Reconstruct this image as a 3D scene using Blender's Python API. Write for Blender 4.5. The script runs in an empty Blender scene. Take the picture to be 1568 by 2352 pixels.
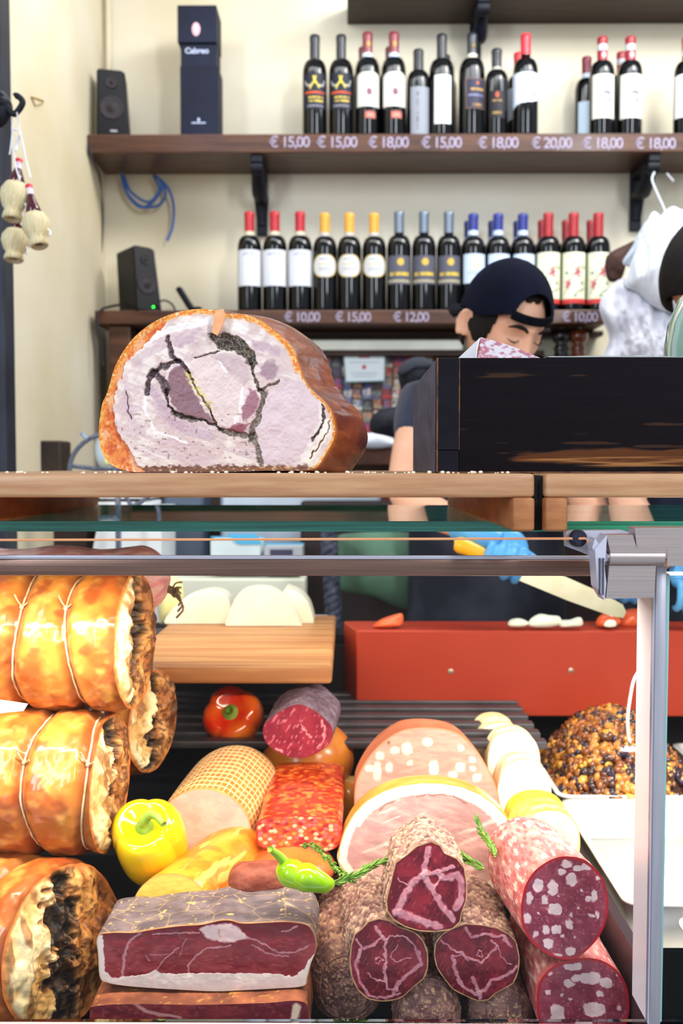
import bpy, bmesh, math, random
import numpy as np
from mathutils import Vector, Matrix, Euler
random.seed(7)
R_ = math.radians
SC = bpy.context.scene
COL = SC.collection
# ---------------------------------------------------------------- camera, world, lights, exposure
CZ = 1.35                      # eye height, level with the top of the counter
F = 2300.0
CAM_ROT = Euler((R_(90 - 2.6), 0, R_(0.4)), 'XYZ')
cd = bpy.data.cameras.new('camera'); cam = bpy.data.objects.new('camera', cd); COL.objects.link(cam)
cam.location = (0, 0, CZ); cam.rotation_euler = CAM_ROT
cd.sensor_fit = 'VERTICAL'; cd.sensor_height = 36; cd.lens = 36 * F / 2352
cd.clip_start = 0.02; cd.clip_end = 50
cd.dof.use_dof = True; cd.dof.focus_distance = 1.12; cd.dof.aperture_fstop = 5.6
SC.camera = cam
SC.view_settings.view_transform = 'Standard'; SC.view_settings.look = 'None'
SC.view_settings.gamma = 1; SC.view_settings.use_curve_mapping = False
SC.view_settings.exposure = 0.45
wd = bpy.data.worlds.new('street_daylight'); SC.world = wd; wd.use_nodes = True
wb = wd.node_tree.nodes['Background']; wb.inputs[0].default_value = (0.86, 0.93, 1.0, 1); wb.inputs[1].default_value = 0.44

def area(name, loc, target, sx, sy, power, col):
    l = bpy.data.lights.new(name, 'AREA'); l.shape = 'RECTANGLE'; l.size = sx; l.size_y = sy
    l.energy = power; l.color = col
    o = bpy.data.objects.new(name, l); COL.objects.link(o); o.location = loc
    o.rotation_euler = (Vector(target) - Vector(loc)).to_track_quat('-Z', 'Y').to_euler()
    return o
area('shop_window_daylight', (-1.9, -1.6, 2.8), (0.3, 2.6, 1.7), 0.5, 2.2, 52, (0.80, 0.90, 1.0))
area('shop_door_daylight', (1.7, -1.4, 3.0), (0.4, 3.0, 1.7), 0.35, 1.4, 48, (0.93, 0.96, 1.0))
area('ceiling_lamp_light', (1.3, 1.9, 3.3), (0.9, 2.7, 1.0), 0.5, 0.5, 20, (1.0, 0.93, 0.80))
area('back_wall_fill_light', (0.9, 2.2, 3.0), (0.7, 3.2, 2.0), 1.6, 0.3, 15, (0.90, 0.95, 1.0))  # unseen fill light, added to keep the back wall bright and cool
area('kitchen_fill_light', (-.35, 2.35, 2.9), (-.3, 2.5, 1.0), .9, .3, 6, (0.97, 0.98, 1.0))  # unseen fill light, added to brighten the kitchen behind the case
# ---------------------------------------------------------------- pixel <-> place helpers
_RM = np.array(CAM_ROT.to_matrix())
def ray(px, py):
    px = np.asarray(px, float); py = np.asarray(py, float)
    d = np.stack([(px - 784) / F, -(py - 1176) / F, -np.ones_like(px)], -1)
    return d @ _RM.T
def W(px, py, d):
    """the point seen at photo pixel (px, py) on the vertical plane y = d"""
    r = ray(px, py); t = np.asarray(d, float) / r[..., 1]
    return r * t[..., None] + np.array([0, 0, CZ])
def WP(px, py, p0, n):
    r = ray(px, py); n = np.asarray(n, float); p0 = np.asarray(p0, float) - np.array([0, 0, CZ])
    t = (p0 @ n) / (r @ n)
    return r * t[..., None] + np.array([0, 0, CZ])
def Zat(py, d): return float(W(800, py, d)[2])
def Xat(px, d, py=1100): return float(W(px, py, d)[0])
# ---------------------------------------------------------------- numpy noise
def _h(ix, iy, iz, s):
    n = (ix.astype(np.int64) * 374761393 + iy.astype(np.int64) * 668265263 + iz.astype(np.int64) * 2147483647 + s * 1274126177) & 0xffffffff
    n = ((n ^ (n >> 13)) * 1274126177) & 0xffffffff
    n = n ^ (n >> 16)
    return (n & 0xffffff) / float(0xffffff)
def vn(x, y, z=0.0, s=0):
    x, y, z = np.broadcast_arrays(np.asarray(x, float), np.asarray(y, float), np.asarray(z, float))
    ix, iy, iz = np.floor(x), np.floor(y), np.floor(z)
    fx, fy, fz = x - ix, y - iy, z - iz
    fx = fx * fx * (3 - 2 * fx); fy = fy * fy * (3 - 2 * fy); fz = fz * fz * (3 - 2 * fz)
    r = 0
    for a in (0, 1):
        for b in (0, 1):
            for c in (0, 1):
                w = (fx if a else 1 - fx) * (fy if b else 1 - fy) * (fz if c else 1 - fz)
                r = r + w * _h(ix + a, iy + b, iz + c, s)
    return r
def fbm(x, y, z=0.0, o=4, s=0):
    r = 0; a = 0.5; t = 0
    for k in range(o):
        r = r + a * vn(x, y, z, s + k * 17); t += a; a *= 0.5
        x = np.asarray(x) * 2.03; y = np.asarray(y) * 2.03; z = np.asarray(z) * 2.03
    return r / t
def cells(x, y, s=0, jit=0.9):
    x, y = np.broadcast_arrays(np.asarray(x, float), np.asarray(y, float))
    ix, iy = np.floor(x), np.floor(y); f1 = np.full(x.shape, 9.0); f2 = f1.copy(); cid = np.zeros(x.shape)
    for a in (-1, 0, 1):
        for b in (-1, 0, 1):
            hx = _h(ix + a, iy + b, ix * 0, s); hy = _h(ix + a, iy + b, ix * 0 + 1, s)
            d = np.hypot(ix + a + 0.5 + (hx - .5) * jit - x, iy + b + 0.5 + (hy - .5) * jit - y)
            k = d < f1
            f2 = np.where(k, f1, np.minimum(f2, d)); cid = np.where(k, _h(ix + a, iy + b, ix * 0 + 2, s), cid); f1 = np.where(k, d, f1)
    return f1, f2, cid
def ss(a, b, x): t = np.clip((x - a) / (b - a), 0, 1); return t * t * (3 - 2 * t)
def c3(*c): return np.array(c, float) / 255.0
def mix(a, b, t):
    t = np.asarray(t, float)[..., None]; return a * (1 - t) + b * t
def s2l(c): c = np.clip(c, 0, 1); return np.where(c <= 0.04045, c / 12.92, ((c + 0.055) / 1.055) ** 2.4)
def pldist(x, y, pts):
    """distance to a polyline; also the parameter 0..1 along it"""
    best = np.full(np.shape(x), 1e9); par = np.zeros(np.shape(x)); n = len(pts) - 1
    for i in range(n):
        (ax, ay), (bx, by) = pts[i][:2], pts[i + 1][:2]
        dx, dy = bx - ax, by - ay; L = dx * dx + dy * dy + 1e-9
        t = np.clip(((x - ax) * dx + (y - ay) * dy) / L, 0, 1)
        d = np.hypot(x - ax - t * dx, y - ay - t * dy)
        k = d < best; best = np.where(k, d, best); par = np.where(k, (i + t) / n, par)
    return best, par
def inpoly(x, y, pts):
    r = np.zeros(np.shape(x), bool); n = len(pts)
    for i in range(n):
        (ax, ay), (bx, by) = pts[i], pts[(i + 1) % n]
        if ay == by: continue
        c = ((ay > y) != (by > y)) & (x < (bx - ax) * (y - ay) / (by - ay) + ax); r ^= c
    return r
def sdf(x, y, pts):
    d, _ = pldist(x, y, list(pts) + [pts[0]]); return np.where(inpoly(x, y, pts), -d, d)
def smooth_loop(pts, n):
    """Catmull-Rom resample of a closed loop to n points, evenly by length"""
    P = np.array(pts, float); m = len(P); out = []
    for i in range(m):
        p0, p1, p2, p3 = P[i - 1], P[i], P[(i + 1) % m], P[(i + 2) % m]
        for t in np.linspace(0, 1, 12, endpoint=False):
            out.append(0.5 * ((2 * p1) + (-p0 + p2) * t + (2 * p0 - 5 * p1 + 4 * p2 - p3) * t * t + (-p0 + 3 * p1 - 3 * p2 + p3) * t ** 3))
    out = np.array(out); q = np.vstack([out, out[:1]])
    s = np.r_[0, np.cumsum(np.linalg.norm(np.diff(q, axis=0), axis=1))]
    u = np.linspace(0, s[-1], n, endpoint=False)
    return np.stack([np.interp(u, s, q[:, k]) for k in range(P.shape[1])], -1)
def smooth_path(pts, n=40):
    P = np.array(pts, float); P = np.vstack([2 * P[0] - P[1], P, 2 * P[-1] - P[-2]]); out = []
    for i in range(1, len(P) - 2):
        p0, p1, p2, p3 = P[i - 1:i + 3]
        for t in np.linspace(0, 1, 10, endpoint=False):
            out.append(0.5 * ((2 * p1) + (-p0 + p2) * t + (2 * p0 - 5 * p1 + 4 * p2 - p3) * t * t + (-p0 + 3 * p1 - 3 * p2 + p3) * t ** 3))
    out.append(P[-2]); out = np.array(out)
    s = np.r_[0, np.cumsum(np.linalg.norm(np.diff(out, axis=0), axis=1))]; u = np.linspace(0, s[-1], n)
    return np.stack([np.interp(u, s, out[:, k]) for k in range(P.shape[1])], -1)
# ---------------------------------------------------------------- materials
MATS = {}
def M(name, base=(200, 200, 200), base2=None, scale=8.0, stretch=(1, 1, 1), rough=0.5, metal=0.0, bump=0.0, bscale=40.0,
      attr=False, coat=0.0, sss=0.0, spec=0.4, emit=None, alpha=None, trans=0.0, ior=1.45, detail=4.0, lo=0.35, hi=0.65, kind='noise', sheen=0.0, attr_var=0.0):
    if name in MATS: return MATS[name]
    m = bpy.data.materials.new(name); m.use_nodes = True; nt = m.node_tree; N = nt.nodes; Lk = nt.links
    b = N['Principled BSDF']; MATS[name] = m
    lin = lambda c: tuple(float(v) for v in s2l(np.array(c[:3], float) / 255)) + (1,)
    b.inputs['Base Color'].default_value = lin(base); b.inputs['Roughness'].default_value = rough
    b.inputs['Metallic'].default_value = metal; b.inputs['Specular IOR Level'].default_value = spec
    b.inputs['Coat Weight'].default_value = coat; b.inputs['Coat Roughness'].default_value = 0.12
    b.inputs['IOR'].default_value = ior; b.inputs['Transmission Weight'].default_value = trans
    if sheen: b.inputs['Sheen Weight'].default_value = sheen
    if sss:
        b.inputs['Subsurface Weight'].default_value = sss; b.inputs['Subsurface Scale'].default_value = 0.004
        b.inputs['Subsurface Radius'].default_value = (1.0, 0.5, 0.35)
    tc = N.new('ShaderNodeTexCoord'); mp = N.new('ShaderNodeMapping'); mp.inputs['Scale'].default_value = stretch
    Lk.new(tc.outputs['Object'], mp.inputs['Vector'])
    if base2 is not None:
        if kind == 'wave':
            t = N.new('ShaderNodeTexWave'); t.inputs['Scale'].default_value = scale; t.inputs['Distortion'].default_value = 6; t.inputs['Detail'].default_value = detail
        elif kind == 'voronoi':
            t = N.new('ShaderNodeTexVoronoi'); t.inputs['Scale'].default_value = scale
        else:
            t = N.new('ShaderNodeTexNoise'); t.inputs['Scale'].default_value = scale; t.inputs['Detail'].default_value = detail
        Lk.new(mp.outputs[0], t.inputs['Vector'])
        cr = N.new('ShaderNodeValToRGB'); cr.color_ramp.elements[0].position = lo; cr.color_ramp.elements[1].position = hi
        cr.color_ramp.elements[0].color = lin(base); cr.color_ramp.elements[1].color = lin(base2)
        Lk.new(t.outputs['Distance' if kind == 'voronoi' else ('Fac' if kind == 'noise' else 'Fac')], cr.inputs['Fac']); Lk.new(cr.outputs[0], b.inputs['Base Color'])
    if attr:
        a = N.new('ShaderNodeAttribute'); a.attribute_name = 'Col'; src = a.outputs['Color']
        if attr_var:
            t = N.new('ShaderNodeTexNoise'); t.inputs['Scale'].default_value = scale; t.inputs['Detail'].default_value = 6
            Lk.new(mp.outputs[0], t.inputs['Vector'])
            mr = N.new('ShaderNodeMapRange'); mr.inputs['From Min'].default_value = 0.3; mr.inputs['From Max'].default_value = 0.7
            mr.inputs['To Min'].default_value = 1 - attr_var; mr.inputs['To Max'].default_value = 1 + attr_var * 0.6
            Lk.new(t.outputs['Fac'], mr.inputs['Value'])
            mx = N.new('ShaderNodeMix'); mx.data_type = 'RGBA'; mx.blend_type = 'MULTIPLY'; mx.inputs[0].default_value = 1
            Lk.new(src, mx.inputs[6]); Lk.new(mr.outputs[0], mx.inputs[7]); src = mx.outputs[2]
        Lk.new(src, b.inputs['Base Color'])
    if bump:
        t = N.new('ShaderNodeTexNoise'); t.inputs['Scale'].default_value = bscale; t.inputs['Detail'].default_value = 6
        Lk.new(mp.outputs[0], t.inputs['Vector'])
        bp = N.new('ShaderNodeBump'); bp.inputs['Strength'].default_value = bump; bp.inputs['Distance'].default_value = 0.004
        Lk.new(t.outputs['Fac'], bp.inputs['Height']); Lk.new(bp.outputs[0], b.inputs['Normal'])
    if emit:
        b.inputs['Emission Color'].default_value = lin(emit[0]); b.inputs['Emission Strength'].default_value = emit[1]
    if alpha is not None: b.inputs['Alpha'].default_value = alpha
    return m
def glass_mat(name, tint, refl_rough=0.0, refl=1.0, ior=1.45):
    if name in MATS: return MATS[name]
    m = bpy.data.materials.new(name); m.use_nodes = True; nt = m.node_tree; N = nt.nodes; Lk = nt.links; MATS[name] = m
    N.remove(N['Principled BSDF']); out = N['Material Output']
    tr = N.new('ShaderNodeBsdfTransparent'); tr.inputs[0].default_value = tuple(float(v) for v in s2l(np.array(tint) / 255.)) + (1,)
    gl = N.new('ShaderNodeBsdfGlossy'); gl.inputs['Roughness'].default_value = refl_rough; gl.inputs[0].default_value = (refl, refl, refl, 1)
    fr = N.new('ShaderNodeFresnel'); fr.inputs['IOR'].default_value = ior
    mx = N.new('ShaderNodeMixShader'); Lk.new(fr.outputs[0], mx.inputs[0]); Lk.new(tr.outputs[0], mx.inputs[1]); Lk.new(gl.outputs[0], mx.inputs[2])
    Lk.new(mx.outputs[0], out.inputs['Surface']); return m
# ---------------------------------------------------------------- objects
def tag(o, label=None, cat=None, group=None, kind=None):
    if label: o['label'] = label
    if cat: o['category'] = cat
    if group: o['group'] = group
    if kind: o['kind'] = kind
    return o
def thing(name, label, cat, loc=(0, 0, 0), group=None):
    o = bpy.data.objects.new(name, None); COL.objects.link(o); o.empty_display_size = 0.05
    o.location = tuple(float(v) for v in loc); return tag(o, label, cat, group)
def wloc(o):
    v = Vector((0, 0, 0))
    while o: v += o.location; o = o.parent
    return v
def mk(name, V, faces, mat, parent=None, cols=None, smooth=True, origin=None, mids=None):
    V = np.asarray(V, float).reshape(-1, 3)
    if origin is None:
        mn, mx_ = V.min(0), V.max(0); origin = np.array([(mn[0] + mx_[0]) / 2, (mn[1] + mx_[1]) / 2, mn[2]])
    origin = np.asarray(origin, float)
    me = bpy.data.meshes.new(name)
    me.from_pydata((V - origin).tolist(), [], faces if isinstance(faces, list) else np.asarray(faces).tolist()); me.update()
    for m_ in (mat if isinstance(mat, (list, tuple)) else [mat]): me.materials.append(m_)
    if mids is not None: me.polygons.foreach_set('material_index', np.asarray(mids, np.int32))
    if cols is not None:
        c = np.ones((len(V), 4), np.float32); c[:, :3] = s2l(np.asarray(cols, float).reshape(-1, 3))
        a = me.color_attributes.new('Col', 'FLOAT_COLOR', 'POINT'); a.data.foreach_set('color', c.ravel())
    if smooth: me.polygons.foreach_set('use_smooth', np.ones(len(me.polygons), bool))
    o = bpy.data.objects.new(name, me); COL.objects.link(o)
    if parent is not None:
        o.parent = parent; o.location = Vector(origin.tolist()) - wloc(parent)
    else: o.location = origin.tolist()
    return o
def gfaces(nu, nv, cu=False, cv=False):
    i = np.arange(nu if cu else nu - 1); j = np.arange(nv if cv else nv - 1)
    I, J = np.meshgrid(i, j, indexing='ij'); I2 = (I + 1) % nu; J2 = (J + 1) % nv
    return np.stack([I * nv + J, I2 * nv + J, I2 * nv + J2, I * nv + J2], -1).reshape(-1, 4)
def grid(name, V, mat, parent=None, cols=None, cu=False, cv=False, smooth=True, flip=False, origin=None):
    nu, nv = V.shape[:2]; f = gfaces(nu, nv, cu, cv)
    if flip: f = f[:, ::-1]
    return mk(name, V, f, mat, parent, cols, smooth, origin)
class MB:
    def __init__(s): s.V = []; s.F = []; s.n = 0
    def add(s, V, Fc):
        V = np.asarray(V, float).reshape(-1, 3); s.V.append(V)
        s.F += [[int(i) + s.n for i in f] for f in Fc]; s.n += len(V); return s
    def box(s, a, b, bev=0.0, rz=0.0, seg=2):
        a = np.minimum(a, b) if False else np.array(a, float); b = np.array(b, float)
        lo, hi = np.minimum(a, b), np.maximum(a, b); bm = bmesh.new(); bmesh.ops.create_cube(bm, size=1)
        for v in bm.verts: v.co = Vector([(v.co[k]) * (hi[k] - lo[k]) for k in range(3)])
        if bev: bmesh.ops.bevel(bm, geom=list(bm.edges), offset=bev, segments=seg, affect='EDGES', profile=0.5)
        c = (lo + hi) / 2; rot = Matrix.Rotation(rz, 3, 'Z'); bm.verts.index_update()
        s.add([tuple(rot @ v.co + Vector(c.tolist())) for v in bm.verts], [[v.index for v in f.verts] for f in bm.faces]); bm.free(); return s
    def tube(s, pts, r, n=10, cap=True):
        P = np.array(pts, float); m = len(P); r = np.broadcast_to(np.asarray(r, float), (m,))
        T = np.gradient(P, axis=0); T /= np.linalg.norm(T, axis=1)[:, None] + 1e-12
        u = np.cross(T[0], [0.31, 0.17, 0.93]); u /= np.linalg.norm(u); V = []
        for i in range(m):
            u = u - T[i] * (u @ T[i]); u /= np.linalg.norm(u) + 1e-12; w = np.cross(T[i], u)
            a = np.linspace(0, 2 * np.pi, n, endpoint=False)
            V.append(P[i] + r[i] * (np.cos(a)[:, None] * u + np.sin(a)[:, None] * w))
        Fc = gfaces(m, n, False, True).tolist()
        if cap: Fc += [list(range(n))[::-1], [(m - 1) * n + k for k in range(n)]]
        return s.add(np.array(V), Fc)
    def lathe(s, prof, c=(0, 0, 0), n=24, axis=None, caps=True):
        """prof: (radius, height) pairs turned about an axis (z unless given) through c"""
        pr = np.array(prof, float); a = np.linspace(0, 2 * np.pi, n, endpoint=False)
        V = np.stack([pr[:, 0, None] * np.cos(a), pr[:, 0, None] * np.sin(a), np.repeat(pr[:, 1, None], n, 1)], -1)
        if axis is not None:
            q = np.array(Vector((0, 0, 1)).rotation_difference(Vector([float(t) for t in axis])).to_matrix()); V = V @ q.T
        V = V + np.array(c, float); Fc = gfaces(len(pr), n, False, True).tolist()
        if caps: Fc += [list(range(n))[::-1], [(len(pr) - 1) * n + k for k in range(n)]]
        return s.add(V, Fc)
    def prism(s, pts, off):
        """closed 3D outline pushed along off"""
        P = np.array(pts, float); n = len(P); V = np.vstack([P, P + np.array(off, float)])
        Fc = [list(range(n))[::-1], [n + k for k in range(n)]] + [[k, (k + 1) % n, n + (k + 1) % n, n + k] for k in range(n)]
        return s.add(V, Fc)
    def ball(s, c, r, n=12, m=8):
        th = np.linspace(0, np.pi, m); r = np.broadcast_to(np.asarray(r, float), (3,))
        pr = [(max(np.sin(t), 1e-3), -np.cos(t)) for t in th]; k = len(s.V); s.lathe(pr, (0, 0, 0), n)
        s.V[k] = s.V[k] * r + np.array(c, float); return s
    def build(s, name, mat, parent=None, smooth=False, origin=None, angle=None):
        o = mk(name, np.vstack(s.V), s.F, mat, parent, None, smooth or angle is not None, origin)
        if angle is not None:
            try: o.data.set_sharp_from_angle(angle=R_(angle))
            except Exception: pass
        return o
def copy_tree(o, parent=None):
    c = o.copy(); COL.objects.link(c); c.parent = parent
    for ch in list(o.children): copy_tree(ch, c)
    return c
def text_mesh(name, txt, size, mat, parent, loc, rot=(math.pi / 2, 0, 0), depth=0.0004, shear=0.0, spacing=1.0, bold=0.0, align='CENTER'):
    cu = bpy.data.curves.new(name, 'FONT'); cu.body = txt; cu.size = size; cu.extrude = depth; cu.shear = shear
    cu.space_character = spacing; cu.align_x = align; cu.align_y = 'CENTER'; cu.offset = bold; cu.resolution_u = 4
    t = bpy.data.objects.new(name, cu); COL.objects.link(t)
    me = bpy.data.meshes.new_from_object(t.evaluated_get(bpy.context.evaluated_depsgraph_get()))
    bpy.data.objects.remove(t); me.materials.clear(); me.materials.append(mat)
    o = bpy.data.objects.new(name, me); COL.objects.link(o); o.rotation_euler = rot
    if parent: o.parent = parent; o.location = Vector(loc) - wloc(parent)
    else: o.location = loc
    return o
# ================================================================ SETTING
WALL_D, SH_D = 3.20, 2.98
m_wall = M('cream_plaster', (226, 220, 204), (214, 203, 174), scale=1.3, rough=0.85, bump=0.25, bscale=14, detail=5, lo=0.38, hi=0.66)
m_wall2 = M('cream_plaster_side', (222, 214, 192), (206, 192, 158), scale=1.6, rough=0.8, bump=0.2, bscale=12, detail=5)
m_dwood = M('dark_brown_wood', (62, 36, 26), (92, 58, 40), scale=3.5, stretch=(1.5, 12, 14), rough=0.42, bump=0.15, bscale=18, coat=0.15)
m_dwood2 = M('black_brown_wood', (38, 24, 20), (62, 38, 28), scale=5, stretch=(1, 8, 8), rough=0.5)
m_iron = M('black_iron', (20, 21, 32), rough=0.5, spec=.25)
m_chalk = M('chalk_writing', (186, 178, 204), (112, 92, 108), scale=260, rough=0.95, lo=0.35, hi=0.75)
m_blackpl = M('black_plastic', (10, 11, 17), rough=0.4, spec=.2)
XL = Xat(244, WALL_D, 700)
tag(MB().box((XL - 0.3, WALL_D, 0), (2.6, WALL_D + 0.08, 3.4)).build('wall_back', m_wall), kind='structure')
tag(MB().box((XL - 0.08, 2.24, 0), (XL, WALL_D, 3.4)).build('wall_left', m_wall2), kind='structure')
tag(MB().box((-2.0, 0.2, -0.05), (2.6, WALL_D + 0.1, 0)).build('floor', M('grey_tile', (120, 112, 105), (96, 90, 86), scale=3, rough=0.5)), kind='structure')
# pipe-like moulding up the corner and the dark door frame on the left edge
tag(MB().tube([(XL + 0.018, WALL_D - 0.012, Zat(300, WALL_D)), (XL + 0.018, WALL_D - 0.012, 3.3)], 0.009, 8).build('trim_1', m_wall2, smooth=True), kind='structure')
fx = Xat(27, 2.2, 1080)
tag(MB().box((fx - 0.09, 2.17, 0), (fx, 2.235, 3.3), 0.004).build('trim_2', M('blue_black_frame', (44, 48, 62), (30, 32, 42), scale=8, rough=0.5)), kind='structure')
tag(MB().box((fx - 0.14, 2.12, 0), (fx - 0.032, 2.168, 3.3), 0.004).build('trim_3', M('blue_frame', (52, 82, 128), (70, 100, 150), scale=8, rough=0.45)), kind='structure')
# ---- shelves
def shelf(x0, x1, ytop, ybot, label, name='wall_shelf', wear=True):
    z1, z0 = Zat(ytop, SH_D), Zat(ybot, SH_D); t = thing(name, label, 'shelf', ((x0 + x1) / 2, SH_D + 0.1, z0))
    MB().box((x0, SH_D, z0), (x1, WALL_D + 0.0, z1), 0.003).build('board', m_dwood, t); return t, z0, z1
def bracket(px, py_top, py_bot, shelfz, parent_label, w=0.034, px2=None):
    """scrolled iron-black bracket: a wall leg, an S-curved arm and a rounded nose"""
    x = Xat(px, WALL_D - 0.1, (py_top + py_bot) / 2); zb = Zat(py_bot, WALL_D - 0.02)
    t = thing('shelf_bracket', parent_label, 'bracket', (x, WALL_D - 0.1, zb))
    y1 = WALL_D
    MB().box((x - w / 2, y1 - 0.022, zb), (x + w / 2, y1, shelfz), 0.003).build('wall_leg', m_iron, t)
    MB().box((x - w / 2, SH_D + 0.01, shelfz - 0.024), (x + w / 2, y1 - 0.022, shelfz), 0.003).build('top_arm', m_iron, t)
    p = smooth_path([(x, y1 - 0.02, zb + 0.03), (x, y1 - 0.035, zb + 0.10), (x, y1 - 0.09, shelfz - 0.085), (x, SH_D + 0.075, shelfz - 0.055), (x, SH_D + 0.035, shelfz - 0.03)], 24)
    b = MB(); rr = 0.010 + 0.006 * np.sin(np.linspace(0, np.pi, 24)); b.tube(p, rr, 10)
    b.V[-1][:, 0] = x + (b.V[-1][:, 0] - x) * 1.5; b.build('curved_brace', m_iron, t, smooth=True)
    MB().lathe([(0.002, -w / 2), (0.02, -w / 2), (0.022, 0), (0.02, w / 2), (0.002, w / 2)], (x, SH_D + 0.035, shelfz - 0.034), 16, axis=(1, 0, 0)).build('scroll', m_iron, t, angle=40)
    return t
x0 = Xat(200, SH_D, 330)
s1, s1b, s1t = shelf(x0, 2.3, 307, 350, 'long dark brown upper wine shelf with eight chalked prices on its edge')
s2, s2b, s2t = shelf(Xat(217, SH_D, 730), Xat(1392, SH_D, 730), 712, 744, 'lower dark brown wine shelf with four chalked prices, above the porchetta')
zc = Zat(57, WALL_D)
t = thing('wall_shelf', 'topmost dark shelf crossing the top right edge, seen from below', 'shelf', (1.2, SH_D, zc))
MB().box((Xat(797, SH_D, 20), SH_D, zc), (2.3, WALL_D, zc + 0.05), 0.003).build('board', m_dwood2, t)
bracket(596, 350, 540, s1b, 'black bracket under the upper shelf, above the red-capped bottles')
bracket(1478, 350, 530, s1b, 'black bracket under the upper shelf beside the hanging plastic bags')
bracket(1100, 0, 142, zc, 'black bracket under the topmost shelf, over the wine bottles')
def price(px, py, d, txt, parent, size=0.044):
    p = W(px, py, d - 0.0012)
    text_mesh('chalked_price', txt, size, m_chalk, parent, p, shear=0.0, spacing=0.86, bold=0.0003, depth=0.0003)
for px, v in ((665, '15,00'), (774, '15,00'), (892, '18,00'), (1014, '15,00'), (1144, '18,00'), (1267, '20,00'), (1384, '18,00'), (1505, '18,00')):
    price(px, 327 + (px - 665) * 0.004, SH_D, '\u20ac ' + v, s1)
for px, v in ((694, '10,00'), (811, '15,00'), (944, '12,00'), (1332, '10,00')):
    price(px, 729, SH_D, '\u20ac ' + v, s2, 0.039)
# ---- wine bottles
m_bglass = M('dark_bottle_glass', (6, 7, 10), rough=0.05, coat=0.45, spec=0.2)
m_label = M('printed_label', attr=True, rough=0.55)
caps = {}
def cap_mat(c, metal=0.0):
    k = 'capsule_%d_%d_%d' % c
    return M(k, c, rough=0.35, metal=metal, coat=0.2)
def marks(C, u, v, u0, u1, v0, v1, col, rows=1, dens=0.6, s=0):
    """a row of small print: broken dashes between u0..u1 at height v0..v1"""
    for r in range(rows):
        a = v0 + (v1 - v0) * r / rows; b = v0 + (v1 - v0) * (r + 0.55) / rows
        k = (u > u0) & (u < u1) & (v > a) & (v < b) & (vn(u * 60, r * 9.0, s) < dens)
        C = np.where(k[..., None], c3(*col), C)
    return C
def blob(u, v, cu, cv, r): return np.hypot(u - cu, (v - cv)) < r
def paint_white(u, v):
    C = np.ones(u.shape + (3,)) * c3(212, 216, 228)
    C = marks(C, u, v, 0.25, 0.75, 0.84, 0.95, (160, 166, 186), 2, 0.8, 3)
    C = np.where((blob(u, v, 0.5, 0.5, 0.02) | blob(u, v, 0.5, 0.3, 0.018))[..., None], c3(190, 195, 205), C)
    return C, None
def paint_oval(u, v):
    r = np.hypot((u - 0.5) * 1.0, (v - 0.5) * 0.92); C = np.ones(u.shape + (3,)) * c3(205, 206, 208)
    C = marks(C, u, v, 0.3, 0.7, 0.78, 0.86, (90, 95, 105), 1, 0.9, 2); C = marks(C, u, v, 0.25, 0.75, 0.55, 0.65, (205, 180, 110), 1, 0.8, 4)
    C = marks(C, u, v, 0.25, 0.75, 0.30, 0.46, (170, 170, 172), 2, 0.8, 5)
    C = np.where((r > 0.45)[..., None], c3(214, 180, 92), C); return C, r < 0.5
def paint_grey(u, v):
    C = np.ones(u.shape + (3,)) * c3(84, 84, 98)
    C = np.where(blob(u, v, 0.55, 0.78, 0.13)[..., None], c3(206, 172, 70), C)
    C = marks(C, u, v, 0.12, 0.9, 0.30, 0.52, (216, 184, 60), 1, 0.72, 7)
    C = np.where(((v < 0.16) & (v > 0.06))[..., None], c3(160, 152, 130), C); C = np.where((abs(v - 0.22) < 0.015)[..., None], c3(50, 50, 62), C)
    return C, None
def paint_blue(u, v):
    C = np.ones(u.shape + (3,)) * c3(196, 212, 234)
    C = np.where(blob(u, v, 0.6, 0.62, 0.09)[..., None], c3(236, 205, 150), C); C = marks(C, u, v, 0.2, 0.8, 0.3, 0.45, (150, 165, 195), 2, 0.7, 9); return C, None
def paint_flower(u, v):
    C = np.ones(u.shape + (3,)) * c3(232, 232, 206); C = np.where(((u < 0.04) | (u > 0.96))[..., None], c3(196, 200, 110), C)
    for cx, cy, r in ((0.62, 0.62, 0.13), (0.3, 0.38, 0.12)):
        a = np.arctan2(v - cy, u - cx); rr = np.hypot(u - cx, v - cy)
        C = np.where((rr < r * (0.72 + 0.28 * np.cos(a * 5)))[..., None], c3(206, 92, 112), C)
        C = np.where((rr < r * 0.22)[..., None], c3(170, 50, 80), C)
    for k in range(4):
        p = [[(0.2, 0.2), (0.45, 0.55), (0.8, 0.75)], [(0.8, 0.2), (0.85, 0.45), (0.7, 0.55)], [(0.4, 0.72), (0.5, 0.8)], [(0.55, 0.2), (0.9, 0.3)]][k]
        C = np.where((pldist(u, v, p)[0] < 0.014)[..., None], c3(110, 128, 96), C)
    for cx, cy in ((0.25, 0.6), (0.8, 0.4), (0.55, 0.15), (0.85, 0.7)):
        C = np.where((np.hypot((u - cx) * 0.7, (v - cy) * 1.6) < 0.05)[..., None], c3(120, 150, 110), C)
    C = marks(C, u, v, 0.2, 0.8, 0.9, 0.96, (200, 160, 130), 1, 0.6, 3)
    C = np.where((v < 0.09)[..., None], c3(200, 60, 58), C); return C, None
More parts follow.
